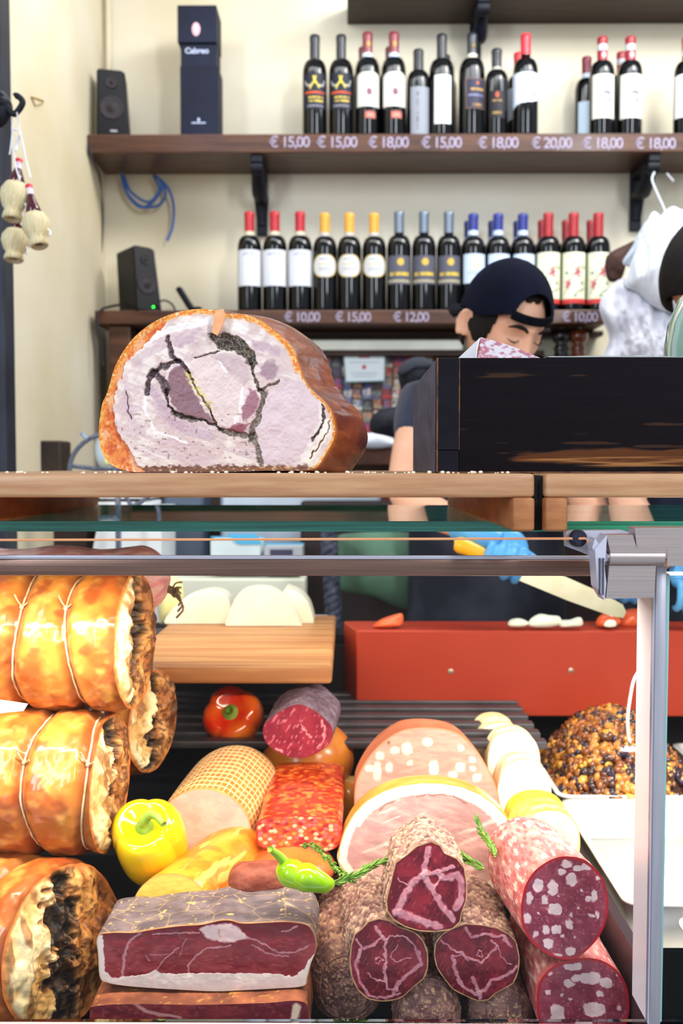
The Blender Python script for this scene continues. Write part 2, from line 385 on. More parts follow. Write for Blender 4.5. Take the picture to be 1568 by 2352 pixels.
def paint_horse(u, v):
    C = np.ones(u.shape + (3,)) * c3(20, 24, 44)
    for q in ([(0.38, 0.66), (0.5, 0.78), (0.62, 0.68)], [(0.5, 0.78), (0.46, 0.9)], [(0.55, 0.9), (0.5, 0.78)], [(0.38, 0.66), (0.33, 0.58)], [(0.6, 0.7), (0.68, 0.6)]):
        C = np.where((pldist(u, v, q)[0] < 0.024)[..., None], c3(232, 210, 70), C)
    for q in ([(0.1, 0.78), (0.2, 0.66), (0.32, 0.66)], [(0.7, 0.66), (0.85, 0.66), (0.92, 0.8)]):
        C = np.where((pldist(u, v, q)[0] < 0.025)[..., None], c3(170, 170, 160), C)
    C = marks(C, u, v, 0.1, 0.95, 0.44, 0.53, (212, 80, 30), 1, 0.85, 5); C = marks(C, u, v, 0.25, 0.85, 0.2, 0.38, (206, 180, 70), 2, 0.75, 8)
    C = marks(C, u, v, 0.2, 0.85, 0.06, 0.14, (120, 120, 130), 1, 0.8, 2); return C, None
def paint_arch(u, v):
    C = np.ones(u.shape + (3,)) * c3(216, 212, 204); keep = v < 0.88 + 0.12 * np.sqrt(np.clip(1 - ((u - .5) * 2) ** 2, 0, 1))
    C = np.where(blob(u, v, 0.52, 0.42, 0.115)[..., None], c3(140, 96, 110), C); C = np.where(blob(u, v, 0.52, 0.42, 0.06)[..., None], c3(120, 80, 92), C)
    C = marks(C, u, v, 0.2, 0.85, 0.68, 0.76, (150, 148, 146), 1, 0.7, 1); C = marks(C, u, v, 0.35, 0.7, 0.8, 0.86, (180, 178, 172), 1, 0.7, 2)
    return C, keep
def paint_tag(u, v): 
    C = np.ones(u.shape + (3,)) * c3(176, 98, 84); C = marks(C, u, v, 0.15, 0.85, 0.25, 0.75, (216, 160, 150), 2, 0.8, 3); return C, v < 0.8 + 0.2 * np.sqrt(np.clip(1 - ((u - .5) * 2) ** 2, 0, 1))
def paint_greyplain(u, v): C = np.ones(u.shape + (3,)) * c3(138, 142, 152); return marks(C, v, u, 0.1, 0.9, 0.3, 0.5, (105, 105, 115), 1, 0.6, 3), None
def paint_tall(u, v): C = np.ones(u.shape + (3,)) * c3(226, 232, 232); return marks(C, v, u, 0.3, 0.9, 0.12, 0.3, (170, 190, 190), 1, 0.6, 3), None
def paint_dark(u, v):
    C = np.ones(u.shape + (3,)) * c3(44, 42, 66); e = (u < .03) | (u > .97) | (v < .03) | (v > .97); C = np.where(e[..., None], c3(120, 90, 70), C)
    C = np.where(blob(u, v, 0.6, 0.84, 0.06)[..., None], c3(206, 100, 60), C); C = marks(C, u, v, 0.25, 0.95, 0.6, 0.74, (190, 150, 70), 1, 0.85, 3)
    C = marks(C, u, v, 0.12, 0.95, 0.42, 0.5, (130, 130, 170), 1, 0.8, 5); C = marks(C, u, v, 0.35, 0.85, 0.1, 0.22, (160, 120, 60), 1, 0.8, 6); return C, None
def paint_small(u, v):
    C = np.ones(u.shape + (3,)) * c3(22, 20, 26); C = np.where(blob(u, v, 0.5, 0.85, 0.1)[..., None], c3(200, 80, 40), C)
    C = marks(C, u, v, 0.2, 0.8, 0.6, 0.72, (150, 120, 70), 1, 0.8, 3); C = marks(C, u, v, 0.25, 0.75, 0.15, 0.3, (150, 120, 60), 1, 0.8, 4); return C, None
def paint_wave(u, v):
    C = np.ones(u.shape + (3,)) * c3(216, 224, 240); C = marks(C, u, v, 0.4, 0.9, 0.75, 0.79, (190, 195, 210), 1, 0.7, 3)
    C = np.where(blob(u, v, 0.78, 0.42, 0.06)[..., None], c3(120, 120, 170), C)
    return C, v > 0.05 + 0.28 * ss(0.1, 0.9, u) + 0.08 * np.sin(u * 6)
def paint_sketch(u, v):
    C = np.ones(u.shape + (3,)) * c3(216, 214, 204)
    k = (u > 0.34) & (u < 0.82) & (v > 0.28) & (v < 0.64); C = np.where(k[..., None], mix(c3(216, 214, 204), c3(90, 95, 104), (fbm(u * 14, v * 14, 0, 3, 5) > 0.52) * 0.8), C)
    return marks(C, u, v, 0.3, 0.8, 0.72, 0.77, (200, 196, 186), 1, 0.7, 3), None
def paint_initial(u, v):
    C = np.ones(u.shape + (3,)) * c3(224, 230, 236); C = marks(C, u, v, 0.2, 0.9, 0.8, 0.86, (120, 150, 150), 1, 0.6, 3)
    return np.where(((np.hypot((u - .6), (v - .55)) < .12))[..., None], c3(150, 110, 80), C), None
def paint_plain(u, v): return np.ones(u.shape + (3,)) * c3(205, 222, 236), None
# r, shoulder start, neck start (fractions of height), body radius
def bottle(label, d, px, capcol, top_h=0.30, R=0.0365, lab=None, band=None, extra=None, tagl=None, cap_len=0.2, capm=0.0, group=None, base=None, sh=0.62, nk=0.76, neckr=0.0142, name='wine_bottle', cap_top=None, cap_emblem=None, yaw=0.0):
    H = top_h; t = thing(name, label, 'bottle', (0, 0, 0), group)
    pr = [(0.004, 0.004), (R * 0.8, 0.0), (R * 0.97, 0.003), (R, 0.009), (R, H * sh * 0.5), (R, H * sh)]
    for a in np.linspace(0, 1, 12)[1:]:
        pr.append((neckr + (R - neckr) * (math.cos(a * math.pi / 2) ** 0.8 if a < 1 else 0), H * (sh + (nk - sh) * math.sin(a * math.pi / 2) ** 1.0)))
    pr += [(neckr, H * 0.80), (neckr * 0.97, H * 0.9), (neckr * 0.97, H * 0.965), (neckr * 1.0, H * 0.975), (0.002, H * 0.992)]
    MB().lathe(pr, n=28, caps=False).build('glass_body', m_bglass, t, smooth=True)
    cr = neckr + 0.0007; z0 = H * (1 - cap_len)
    MB().lathe([(cr, z0), (cr * 0.99, H * 0.93), (cr * 1.04, H * 0.955), (cr * 1.04, H * 0.985), (cr * 0.9, H * 0.998), (0.001, H)], n=24, caps=False).build('capsule', cap_mat(capcol, capm), t, smooth=True)
    if band:
        for (b0, b1, bc) in band:
            MB().lathe([(cr + 0.0006, H * b0), (cr + 0.0009, H * (b0 + b1) / 2), (cr + 0.0006, H * b1)], n=24, caps=False).build('neck_band', cap_mat(bc), t, smooth=True)
    if cap_emblem:
        c = MB().ball((0.003, -cr - 0.0004, H * cap_emblem[0]), (0.0058, 0.0016, 0.0095), 10, 6); c.build('neck_seal', cap_mat(cap_emblem[1]), t, smooth=True)
    for spec in ([lab] if lab else []) + ([tagl] if tagl else []):
        fn, h0, h1, half, ang = spec; nu, nv = 46, 60
        U, Vv = np.meshgrid(np.linspace(0, 1, nu), np.linspace(0, 1, nv), indexing='ij')
        A = R_(ang) + (U - 0.5) * 2 * R_(half); Rl = R + 0.0006
        P = np.stack([Rl * np.sin(A), -Rl * np.cos(A), H * (h0 + (h1 - h0) * Vv)], -1); Cc, keep = fn(U, Vv)
        f = gfaces(nu, nv)
        if keep is not None: f = f[keep.reshape(-1)[f].all(1)]
        mk('label_sticker', P, f, m_label, t, Cc.reshape(-1, 3), origin=(0, 0, 0))
    if base is None: base = s1t
    t.location = (Xat(px, d, 600), d, base); t.rotation_euler = (0, 0, yaw + math.atan2(-Xat(px, d, 600), d) * 0.5); return t
def row(first_label, labels, xs, d, base, group, ys=None, **k):
    p = bottle(first_label, d, xs[0], base=base, group=group, **k)
    for i, (x, l) in enumerate(zip(xs[1:], labels)):
        c = copy_tree(p); X = Xat(x, d, 600); c.location = (X, d + 0.002 * (i % 2), base); c.rotation_euler = (0, 0, math.atan2(-X, d) * 0.5 + 0.06 * (i - 0.5)); c['label'] = l
D1, D2 = SH_D + 0.055, SH_D + 0.145
row('red-capped bottle with white label, leftmost bottle of the lower shelf', ['red-capped bottle with white label, second bottle from the left on the lower shelf', 'red-capped bottle with white label, beside the first gold-capped bottle'], (573, 631, 689), D1, s2t, 'red-capped bottles with white labels on the lower shelf',
    capcol=(176, 30, 42), lab=(paint_white, 0.25, 0.605, 66, 0), band=[(0.755, 0.80, (206, 200, 176))])
row('gold-capped bottle with round cream label, leftmost of the three', ['gold-capped bottle with round cream label, middle of the three', 'gold-capped bottle with round cream label, next to the grey-labelled bottles'], (746, 802, 859), D1, s2t, 'gold-capped bottles on the lower shelf',
    capcol=(226, 160, 56), lab=(paint_oval, 0.34, 0.565, 66, 0), band=[(0.765, 0.80, (196, 190, 186))], top_h=0.295, cap_len=0.21)
row('pewter-capped bottle with grey and gold label, leftmost of the three', ['pewter-capped bottle with grey and gold label, middle of the three', 'pewter-capped bottle with grey and gold label, beside the blue-capped bottles'], (916, 973, 1030), D1, s2t, 'pewter-capped bottles on the lower shelf',
    capcol=(110, 122, 138), lab=(paint_grey, 0.265, 0.545, 62, 0), capm=0.5, cap_len=0.215)
row('blue-capped bottle with pale blue label, left of the cap wearer', ['blue-capped bottle standing above the left of the black cap', 'blue-capped bottle standing above the right of the black cap'], (1086, 1143, 1200), D1, s2t, 'front blue-capped bottles on the lower shelf',
    capcol=(36, 48, 128), lab=(paint_blue, 0.28, 0.575, 60, 8), band=[(0.775, 0.825, (196, 212, 240))], top_h=0.293, cap_len=0.2)
row('blue-capped bottle in the back row, leftmost of the three', ['blue-capped bottle in the back row, middle of the three', 'blue-capped bottle in the back row, rightmost of the three'], (1076, 1131, 1189), D2, s2t, 'back row blue-capped bottles',
    capcol=(30, 40, 92), band=[(0.775, 0.825, (150, 165, 200))], top_h=0.293)
row('red-capped bottle with flowered label, leftmost and partly behind the cap', ['red-capped bottle with flowered label, middle of the three', 'red-capped bottle with flowered label, at the right end by the plastic bags'], (1258, 1316, 1373), D1, s2t, 'front bottles with flowered labels',
    capcol=(160, 36, 42), lab=(paint_flower, 0.075, 0.585, 68, 0), top_h=0.295, cap_len=0.245)
row('dark red-capped bottle in the back row behind the leftmost flowered label', ['dark red-capped bottle in the back row behind the middle flowered label', 'dark red-capped bottle in the back row behind the rightmost flowered label'], (1245, 1300, 1357), D2, s2t, 'back row red-capped bottles',
    capcol=(142, 30, 38), top_h=0.295, cap_len=0.245)
# upper shelf
row('slim black bottle with a gold prancing figure, first wine bottle on the upper shelf', ['slim black bottle with a gold prancing figure, beside the burgundy-capped bottle'], (723, 783), D1, s1t, 'black bottles with a gold figure', capcol=(20, 21, 32), lab=(paint_horse, 0.26, 0.60, 60, 0), top_h=0.305, cap_len=0.27)
row('burgundy-capped bottle with arched white label, left of the pair', ['burgundy-capped bottle with arched white label, right of the pair'], (843, 903), D1, s1t, 'burgundy-capped bottles with arched labels', capcol=(122, 34, 48), lab=(paint_arch, 0.275, 0.60, 62, 6), tagl=(paint_tag, 0.165, 0.235, 26, 14), band=[(0.76, 0.80, (196, 214, 238))], top_h=0.312, cap_emblem=(0.88, (200, 150, 80)))
row('burgundy-capped bottle mostly hidden behind the left arched label', ['burgundy-capped bottle mostly hidden behind the right arched label'], (834, 895), D2, s1t, 'hidden burgundy-capped bottles', capcol=(96, 40, 44), top_h=0.306, cap_emblem=(0.80, (196, 130, 60)))
bottle('short black bottle with grey label between the arched and the tall labels', D1, 959, (24, 24, 34), 0.262, 0.034, lab=(paint_greyplain, 0.02, 0.55, 52, 10), cap_len=0.26)
bottle('black bottle with a tall narrow white label', D1, 1012, (22, 22, 32), 0.306, 0.0375, lab=(paint_tall, 0.115, 0.575, 40, 4), cap_len=0.26)
bottle('black-necked bottle hidden behind the tall white label', D2, 1020, (22, 24, 34), 0.282, 0.036)
bottle('broad dark bottle with navy label and cream neck band in front of the bracket', D1, 1081, (36, 40, 52), 0.308, 0.0385, lab=(paint_dark, 0.255, 0.54, 44, 14), band=[(0.745, 0.80, (206, 202, 182))], cap_len=0.2, cap_emblem=(0.87, (120, 100, 50)))
bottle('short dark bottle with small orange emblem between the navy and the wavy label', D1, 1137, (26, 26, 34), 0.263, 0.034, lab=(paint_small, 0.2, 0.5, 44, 0), band=[(0.74, 0.79, (176, 170, 156))], cap_len=0.2)
bottle('bright red-capped bottle with wavy white label', D1, 1203, (222, 34, 52), 0.306, 0.0375, lab=(paint_wave, 0.24, 0.6, 74, -4), cap_len=0.2)
bottle('bright red-capped bottle half hidden behind the wavy label', D2, 1187, (206, 34, 50), 0.288, 0.036, lab=(paint_wave, 0.2, 0.6, 70, -20), cap_len=0.2)
bottle('small bottle with dark red capsule left of the sketch labels', D2, 1342, (112, 24, 44), 0.275, 0.035, lab=(paint_plain, 0.11, 0.48, 36, -18), band=[(0.76, 0.81, (190, 200, 216))], cap_len=0.19, yaw=0.1)
kN = dict(capcol=(150, 30, 40), lab=(paint_sketch, 0.17, 0.60, 60, 6), band=[(0.86, 0.92, (190, 190, 196))], top_h=0.297, cap_len=0.24, cap_emblem=(0.81, (226, 200, 222)))
row('red-capped bottle with a sketched white label, left of the pair', ['red-capped bottle with a sketched white label, right of the pair'], (1377, 1441), D1, s1t, 'bottles with sketched white labels', **kN)
bottle('red-capped bottle hidden between the two sketched labels', D2, 1421, (140, 28, 38), 0.289, 0.036, band=[(0.86, 0.92, (170, 170, 176))], cap_len=0.24, cap_emblem=(0.81, (210, 160, 190)))
bottle('red-capped bottle cut by the right edge of the picture on the upper shelf', D1, 1570, (170, 26, 40), 0.296, 0.0375, lab=(paint_initial, 0.18, 0.6, 66, -6), band=[(0.8, 0.86, (190, 196, 200))], cap_len=0.2)
# ---- speakers, tall box, small stand, cables
m_grille = M('speaker_cone', (52, 46, 50), (36, 32, 38), scale=300, rough=0.7)
def speaker(label, x, z, w0, w1, h, dep, d, rz, led=False, brand=False):
    t = thing('speaker', label, 'speaker', (0, 0, 0)); y0 = -dep / 2
    P = [(-w0 / 2, y0, 0), (w0 / 2, y0, 0), (w0 / 2 - (w0 - w1), y0 + 0.02, h * 0.965), (w0 / 2 - (w0 - w1) - 0.012, y0 + 0.022, h), (-w0 / 2 + 0.008, y0 + 0.022, h * 1.012), (-w0 / 2, y0 + 0.02, h * 0.99)]
    c = MB().prism(P, (0, dep, 0)).build('cabinet', m_blackpl, t, angle=30, origin=(0, 0, 0))
    bv = c.modifiers.new('b', 'BEVEL'); bv.width = 0.004; bv.segments = 2; bv.limit_method = 'ANGLE'
    cx = -0.004
    for zz, r, nm in ((h * 0.42, w0 * 0.34, 'woofer'), (h * 0.80, w0 * 0.17, 'tweeter')):
        yy = y0 + 0.02 * zz / h
        MB().lathe([(r * 1.08, -0.001), (r * 1.08, 0.003), (r, 0.004), (r * 0.8, 0.001), (r * 0.35, 0.0005), (r * 0.3, 0.003), (0.001, 0.005)], (cx, yy, zz), 28, axis=(0, -1, 0.06), caps=False).build(nm, m_grille, t, smooth=True)
    if led: MB().ball((0.012, y0 - 0.001, h * 0.07), 0.0035).build('power_light', M('green_led', (40, 200, 60), emit=((40, 255, 70), 3)), t)
    if brand: MB().box((-0.008, y0 - 0.0015, h * 0.06), (0.012, y0, h * 0.085)).build('badge', M('silver_badge', (170, 170, 180), rough=0.4), t)
    t.location = (x, d, z); t.rotation_euler = (0, 0, rz); return t
speaker('black two-cone speaker on the upper shelf by the corner', Xat(262, 3.04, 250), s1t, 0.096, 0.082, 0.2, 0.09, 3.04, 0.15, brand=True)
speaker('black speaker with a green light on the lower shelf', Xat(322, 3.05, 650), s2t, 0.082, 0.068, 0.192, 0.13, 3.05, 0.62, led=True)
m_navy = M('navy_carton', (18, 21, 38), (24, 29, 50), scale=6, rough=0.6, spec=.2)
tb = thing('bottle_carton', 'tall navy gift carton with a pink oval, left on the upper shelf', 'box', (Xat(458, 3.03, 290), 3.04, s1t))
bx0, bx1 = Xat(411, 3.0, 290), Xat(502, 3.0, 290); zt = Zat(12, 3.0); zl = Zat(98, 3.0); zm = Zat(150, 3.0)
MB().box((bx0 + .004, 3.0, s1t), (bx1, 3.1, zm), 0.002).build('carton_body', m_navy, tb)
MB().box((bx0 + .006, 3.004, zm), (bx1 - .006, 3.098, zl), 0.001).build('inner_sleeve', m_navy, tb)
MB().box((bx0 - .002, 2.995, zl), (bx1 - .004, 3.105, zt), 0.002).build('lid', m_navy, tb)
MB().ball(W(450, 67, 2.995), (0.0125, 0.002, 0.02), 20, 8).build('oval_emblem', M('pink_foil', (214, 170, 180), rough=0.4), tb, smooth=True)
text_mesh('carton_name', 'Cabreo', 0.023, M('silver_print', (170, 180, 210), rough=0.4), tb, W(452, 117, 3.0015), bold=0.0006)
MB().ball(W(456, 275, 2.999), (0.004, 0.001, 0.006), 10, 6).box(W(440, 281, 2.9995), W(472, 283.5, 2.9985)).build('crest_print', MATS['silver_print'], tb)
cx, cz = float(Xat(462, 3.05, 700)), s2t
ts = thing('card_reader', 'small black tilted device on a stand beside the lower speaker', 'device', (cx, 3.05, cz))
MB().lathe([(0.03, 0), (0.03, 0.006), (0.02, 0.012), (0.012, 0.02), (0.002, 0.021)], (cx - 0.012, 3.05, cz), 20).build('foot', m_blackpl, ts, angle=40)
b = MB().box((-0.009, -0.03, 0), (0.009, 0.03, 0.082), 0.006, seg=3); q = np.array(Matrix.Rotation(R_(-32), 3, 'Y')); b.V[0] = b.V[0] @ q.T + np.array([cx - 0.024, 3.05, cz + 0.006]); b.build('body', m_blackpl, ts, angle=40)
b = MB().box((0.0092, -0.024, 0.02), (0.0102, 0.024, 0.076)); b.V[0] = b.V[0] @ q.T + np.array([cx - 0.024, 3.05, cz + 0.006]); b.build('screen', M('dark_screen', (44, 60, 96), rough=0.1), ts)
def cable(name, label, pxs, ds, r, col, n=50, cat='cable', group=None):
    P = np.array([W(x, y, d) for (x, y), d in zip(pxs, ds if hasattr(ds, '__len__') else [ds] * len(pxs))])
    o = MB().tube(smooth_path(P, n), r, 8).build(name, M('cable_%d_%d_%d' % col, col, rough=0.5), smooth=True); return tag(o, label, cat, group)
cable('blue_cable', 'blue network cable hanging in a coil under the upper shelf', [(278, 396), (290, 440), (325, 474), (366, 470), (380, 440), (360, 405), (372, 430), (352, 462), (322, 476), (292, 444), (284, 402), (300, 440), (340, 464), (366, 436), (352, 402), (384, 430), (398, 470), (396, 520), (384, 553)], 3.16, 0.0042, (54, 96, 170), 160)
cable('wall_cable', 'thin dark cable running down the corner of the wall', [(202, 330), (212, 365), (228, 400), (232, 440), (236, 500), (232, 580), (215, 650), (203, 712), (218, 760), (230, 790), (238, 830)], [2.96, 3.0, 3.1] + [3.15] * 8, 0.0032, (66, 68, 78), 90)
cable('speaker_lead', 'black lead between the lower speaker and the cupboard', [(274, 700), (250, 705), (232, 712), (222, 735), (232, 780), (236, 840)], [3.05, 3.0, 2.97, 2.96, 2.96, 2.96], 0.004, (24, 24, 32))
cable('speaker_lead', 'short black lead curling right of the lower speaker', [(362, 694), (378, 690), (394, 698), (402, 712), (400, 716)], 3.0, 0.003, (20, 22, 28))
# scratch outline on the wall
P = W([68, 96, 98, 78, 68], [222, 230, 238, 243, 222], 2.9); P[:, 0] = XL + 0.002
ny = (np.array([68, 96, 98, 78, 68]) - 784) / F
Pl = [(XL + 0.002, float(XL / r[0] * r[1]), CZ + float(XL / r[0] * r[2])) for r in ray([70, 84, 98, 96, 79, 70], [222, 226, 232, 238, 242, 222])]
tag(MB().tube(Pl, 0.0016, 6).build('wall_scratch', M('ochre_stain', (176, 150, 92), rough=0.8)), 'small ochre loop mark on the left wall near the hooks', 'mark')
# ---- under the lower shelf
yz = lambda py: Zat(py, 3.1)
tag(MB().box((Xat(250, 3.0, 900), 3.0, 0.9), (Xat(300, 3.0, 900), WALL_D - .001, s2b - 0.001), 0.004).build('cupboard_post', m_dwood), 'dark brown upright board holding the lower shelf, left of the porchetta', 'post')
tag(MB().box((Xat(300, 3.08, 900), 3.12, Zat(770, 3.1)), (Xat(1392, 3.08, 900), 3.195, s2b - 0.001), 0.004).build('shelf_rail', m_dwood2), 'dark rail fixed under the lower wine shelf', 'rail')
tag(MB().box((Xat(300, 3.08, 790), 3.08, Zat(804, 3.08)), (Xat(1062, 3.08, 790), 3.195, Zat(781, 3.08)), 0.003).build('stone_ledge', M('cream_marble', (232, 232, 218), (210, 212, 200), scale=5, rough=0.3)), 'pale stone ledge under the lower wine shelf', 'ledge')
tag(MB().box((Xat(300, 3.1, 810), 3.1, Zat(817, 3.1)), (Xat(1250, 3.1, 810), 3.195, Zat(804, 3.1) - .001), 0.002).build('ledge_batten', m_dwood2), 'thin dark batten below the pale stone ledge', 'batten')
tag(MB().box((Xat(312, 3.15, 900), 3.165, 0.9), (Xat(1480, 3.15, 900), 3.198, Zat(818, 3.15)), 0.001).build('pinboard', M('brown_board', (112, 86, 72), (70, 58, 60), scale=9, rough=0.8)), 'brown pinboard covered with small photos behind the counter', 'board')
rnd = random.Random(3); cols = [(206, 196, 190), (150, 70, 66), (96, 112, 150), (176, 150, 120), (74, 66, 74), (198, 60, 62), (222, 214, 200), (120, 130, 120), (90, 80, 110), (190, 140, 110), (60, 90, 150)]
for r in range(7):
    for c in range(11):
        px = 752 + c * 23 + rnd.uniform(-3, 3); py = 830 + r * 25 + rnd.uniform(-3, 3); w = rnd.uniform(.024, .032); h = rnd.uniform(.026, .034)
        if px < 700: continue
        p = W(px, py, 3.163 - 0.001 * (r % 2)); b = MB().box((p[0] - w / 2, p[1] - .001, p[2] - h / 2), (p[0] + w / 2, p[1], p[2] + h / 2))
        c1, c2 = rnd.choice(cols), rnd.choice(cols)
        o = b.build('pinned_photo', M('photo_%d_%d' % (cols.index(c1), cols.index(c2)), c1, c2, scale=40, rough=0.4, lo=0.45, hi=0.55)); o.rotation_euler = (0, rnd.uniform(-.1, .1), 0)
        tag(o, 'one of the small colourful photos pinned in rows on the board behind the porchetta', 'photo', 'small photos on the pinboard')
pn = W([787, 886, 884, 792], [812, 804, 876, 879], 3.12); nb = thing('framed_notice', 'white notice in a thin teal frame above the small photos', 'notice', W(836, 880, 3.12))
MB().prism(pn, (0, .012, 0)).build('frame', M('teal_frame', (70, 130, 128), rough=0.4), nb)
c0 = pn.mean(0); MB().prism(c0 + (pn - c0) * np.array([.94, 1, .93]) - np.array([0, .0015, 0]), (0, .001, 0)).build('paper', M('notice_paper', (222, 232, 238), rough=0.7), nb)
for (a, y, w, h, cc) in ((836, 819, 26, 7, (186, 120, 130)), (836, 843, 8, 9, (200, 90, 84)), (836, 857, 60, 2, (190, 200, 206)), (836, 864, 52, 2, (190, 200, 206)), (836, 832, 66, 2, (196, 204, 210))):
    MB().box(W(a - w / 2, y - h / 2, 3.118), W(a + w / 2, y + h / 2, 3.1165)).build('notice_print', M('print_%d_%d_%d' % cc, cc, rough=.8), nb)
tag(MB().box((Xat(300, 3.0, 1040), 2.98, Zat(1068, 3.0)), (Xat(1300, 3.0, 1040), 3.16, Zat(1028, 3.0)), 0.004).build('back_counter', M('red_brown_wood', (96, 50, 32), (70, 38, 28), scale=4, stretch=(1, 6, 6), rough=.45)), 'reddish brown counter edge below the pinboard', 'counter')
def pillow(name, outline, d, thick, mat, parent=None, cols=None, n=160, nr=40, fold=0.0, fscale=(30, 30), seed=0, power=0.5, back=True, flatback=False):
    """a closed, swollen body whose outline is given in photo pixels on the plane y = d"""
    O = smooth_loop(outline, n); c = O.mean(0); r = np.linspace(0, 1, nr) ** 0.8
    PX = c + (O[None] - c) * r[:, None, None]; P = W(PX[..., 0], PX[..., 1], d)
    h = thick * (1 - r[:, None] ** 2) ** power * np.ones((1, n)); nz = (fbm(PX[..., 0] / fscale[0], PX[..., 1] / fscale[1], 0, 4, seed) - 0.5) * fold * np.sqrt(1 - r[:, None] ** 4)
    A = P.copy(); A[..., 1] -= h + nz; B = P.copy(); B[..., 1] += (h * (0.3 if flatback else 1)) - nz * 0
    V = np.concatenate([A, B[::-1]], 0); Cc = None
    if cols is not None:
        cc = cols(PX[..., 0], PX[..., 1], r[:, None] * np.ones((1, n))); Cc = np.concatenate([cc, cc[::-1]], 0).reshape(-1, 3)
    return grid(name, V, mat, parent, Cc, cv=True, flip=True)
m_poly = M('white_polythene', (226, 230, 236), (204, 210, 222), scale=10, rough=0.4, sss=0.0, bump=0.08, bscale=22, lo=.3, hi=.7)
m_film = glass_mat('clear_film', (210, 214, 224), 0.12, 1.0, 1.5)
# hanging plastic bags on the right, on a wire hook
hk = cable('wire_hook', 'bright wire hook hanging from the right bracket', [(1502, 396), (1497, 412), (1506, 438), (1524, 478), (1530, 500)], [2.985, 2.96, 2.9, 2.75, 2.64], 0.003, (200, 204, 214), cat='hook')
cable('wire_hook', 'short bright wire end above the hanging bags', [(1530, 398), (1546, 416)], 2.99, 0.0025, (196, 198, 206), 8, cat='hook')
tag(pillow('plastic_bag', [(1500, 486), (1512, 500), (1528, 484), (1545, 474), (1562, 482), (1590, 500), (1600, 700), (1560, 722), (1530, 716), (1495, 700), (1465, 672), (1436, 655), (1446, 612), (1466, 560), (1485, 510)], 2.62, 0.055, m_poly, fold=0.045, fscale=(11, 150), seed=3), 'full white carrier bag hanging at the right edge', 'bag', 'hanging plastic bags')
tag(pillow('plastic_bag', [(1478, 515), (1500, 505), (1490, 560), (1462, 615), (1440, 612), (1430, 600), (1452, 565)], 2.68, 0.02, M('pale_polythene', (196, 206, 218), (180, 190, 204), scale=9, rough=.4), fold=0.02, fscale=(10, 40), seed=5), 'pale folded bag sticking out left of the white carrier bag', 'bag', 'hanging plastic bags')
tag(pillow('plastic_bag', [(1432, 640), (1470, 670), (1500, 700), (1560, 722), (1600, 760), (1600, 870), (1480, 880), (1376, 850), (1392, 800), (1398, 770), (1376, 705), (1400, 660)], 2.66, 0.05, M('grey_polythene', (208, 210, 220), (182, 182, 196), scale=12, rough=0.35, bump=.1, bscale=20, lo=.3, hi=.7), fold=0.05, fscale=(20, 70), seed=9), 'crumpled greyish plastic bag under the white carrier bag', 'bag', 'hanging plastic bags')
tag(pillow('folded_sack', [(1392, 590), (1440, 560), (1458, 556), (1440, 600), (1426, 640), (1396, 644)], 2.86, 0.02, M('brown_sack', (70, 42, 36), (52, 32, 28), scale=9, rough=.7), fold=.01), 'dark brown folded thing behind the plastic bags beside the flowered labels', 'cloth')
# pepper mills on the lower back shelf
tag(MB().box((Xat(1240, 3.1, 830), 3.02, Zat(845, 3.05)), (Xat(1400, 3.1, 830), 3.16, Zat(832, 3.05)), .002).build('mill_shelf', m_dwood2), 'short dark shelf under the pepper mills', 'shelf')
m_mill = M('polished_mill_wood', (120, 56, 26), (84, 36, 20), scale=10, stretch=(4, 4, 1), rough=.18, coat=.5)
for px, mm, lb in ((1328, m_mill, 'turned reddish brown pepper mill behind the black crate'), (1288, M('black_mill_wood', (28, 22, 24), rough=.2, coat=.4), 'black pepper mill behind the black crate')):
    x = Xat(px, 3.07, 800); z = Zat(832, 3.05); tt = thing('pepper_mill', lb, 'pepper mill', (x, 3.07, z))
    MB().lathe([(0.026, 0), (0.027, .012), (0.021, .026), (0.019, .034), (0.024, .042), (0.019, .05), (.017, .056)], (x, 3.07, z), 24).build('mill_body', mm, tt, smooth=True)
    MB().lathe([(0.016, .057), (0.026, .066), (0.030, .078), (0.027, .092), (0.015, .1), (0.006, .102)], (x, 3.07, z), 24).build('mill_head', mm, tt, smooth=True)
    MB().ball((x, 3.07, z + .108), .0075).build('knob', M('steel_knob', (190, 190, 196), rough=.2, metal=1), tt, smooth=True)
# round dark-rimmed machine wheel and clutter at lower left
cw = W(262, 1082, 2.35); tw = thing('slicer', 'hand slicer with a big grey-rimmed wheel behind the porchetta, at left', 'slicer', (cw[0], cw[1], cw[2] - .1))
a = np.linspace(0, 2 * np.pi, 60); ring = np.stack([cw[0] + .105 * np.cos(a), cw[1] + 0 * a, cw[2] + .09 * np.sin(a)], -1)
MB().tube(ring, .0055, 8, cap=False).build('wheel_rim', M('grey_enamel', (84, 92, 112), rough=.3, coat=.4), tw, smooth=True)
MB().ball((cw[0] - .02, cw[1] + .02, cw[2] + .05), (.03, .03, .05), 16, 10).build('blade_guard', M('pale_enamel', (206, 218, 226), rough=.25), tw, smooth=True)
MB().ball((cw[0] - .012, cw[1] - .02, cw[2] + .02), .009).build('knob', M('ivory_knob', (206, 204, 150), rough=.3), tw, smooth=True)
MB().tube([W(186, 994, 2.33), W(199, 1008, 2.33)], .004, 8).build('handle', M('blue_grey_enamel', (150, 170, 200), rough=.3), tw, smooth=True)
MB().box((cw[0] - .006, cw[1] + .03, 0), (cw[0] + .006, cw[1] + .045, cw[2] + .02), .002).build('stand', MATS['grey_enamel'], tw)
for k in range(3):
    an = k * 2.1 + .9; MB().tube([(cw[0], cw[1], cw[2]), (cw[0] + .1 * math.cos(an), cw[1], cw[2] + .086 * math.sin(an))], .005, 8).build('spoke', MATS['grey_enamel'], tw, smooth=True)
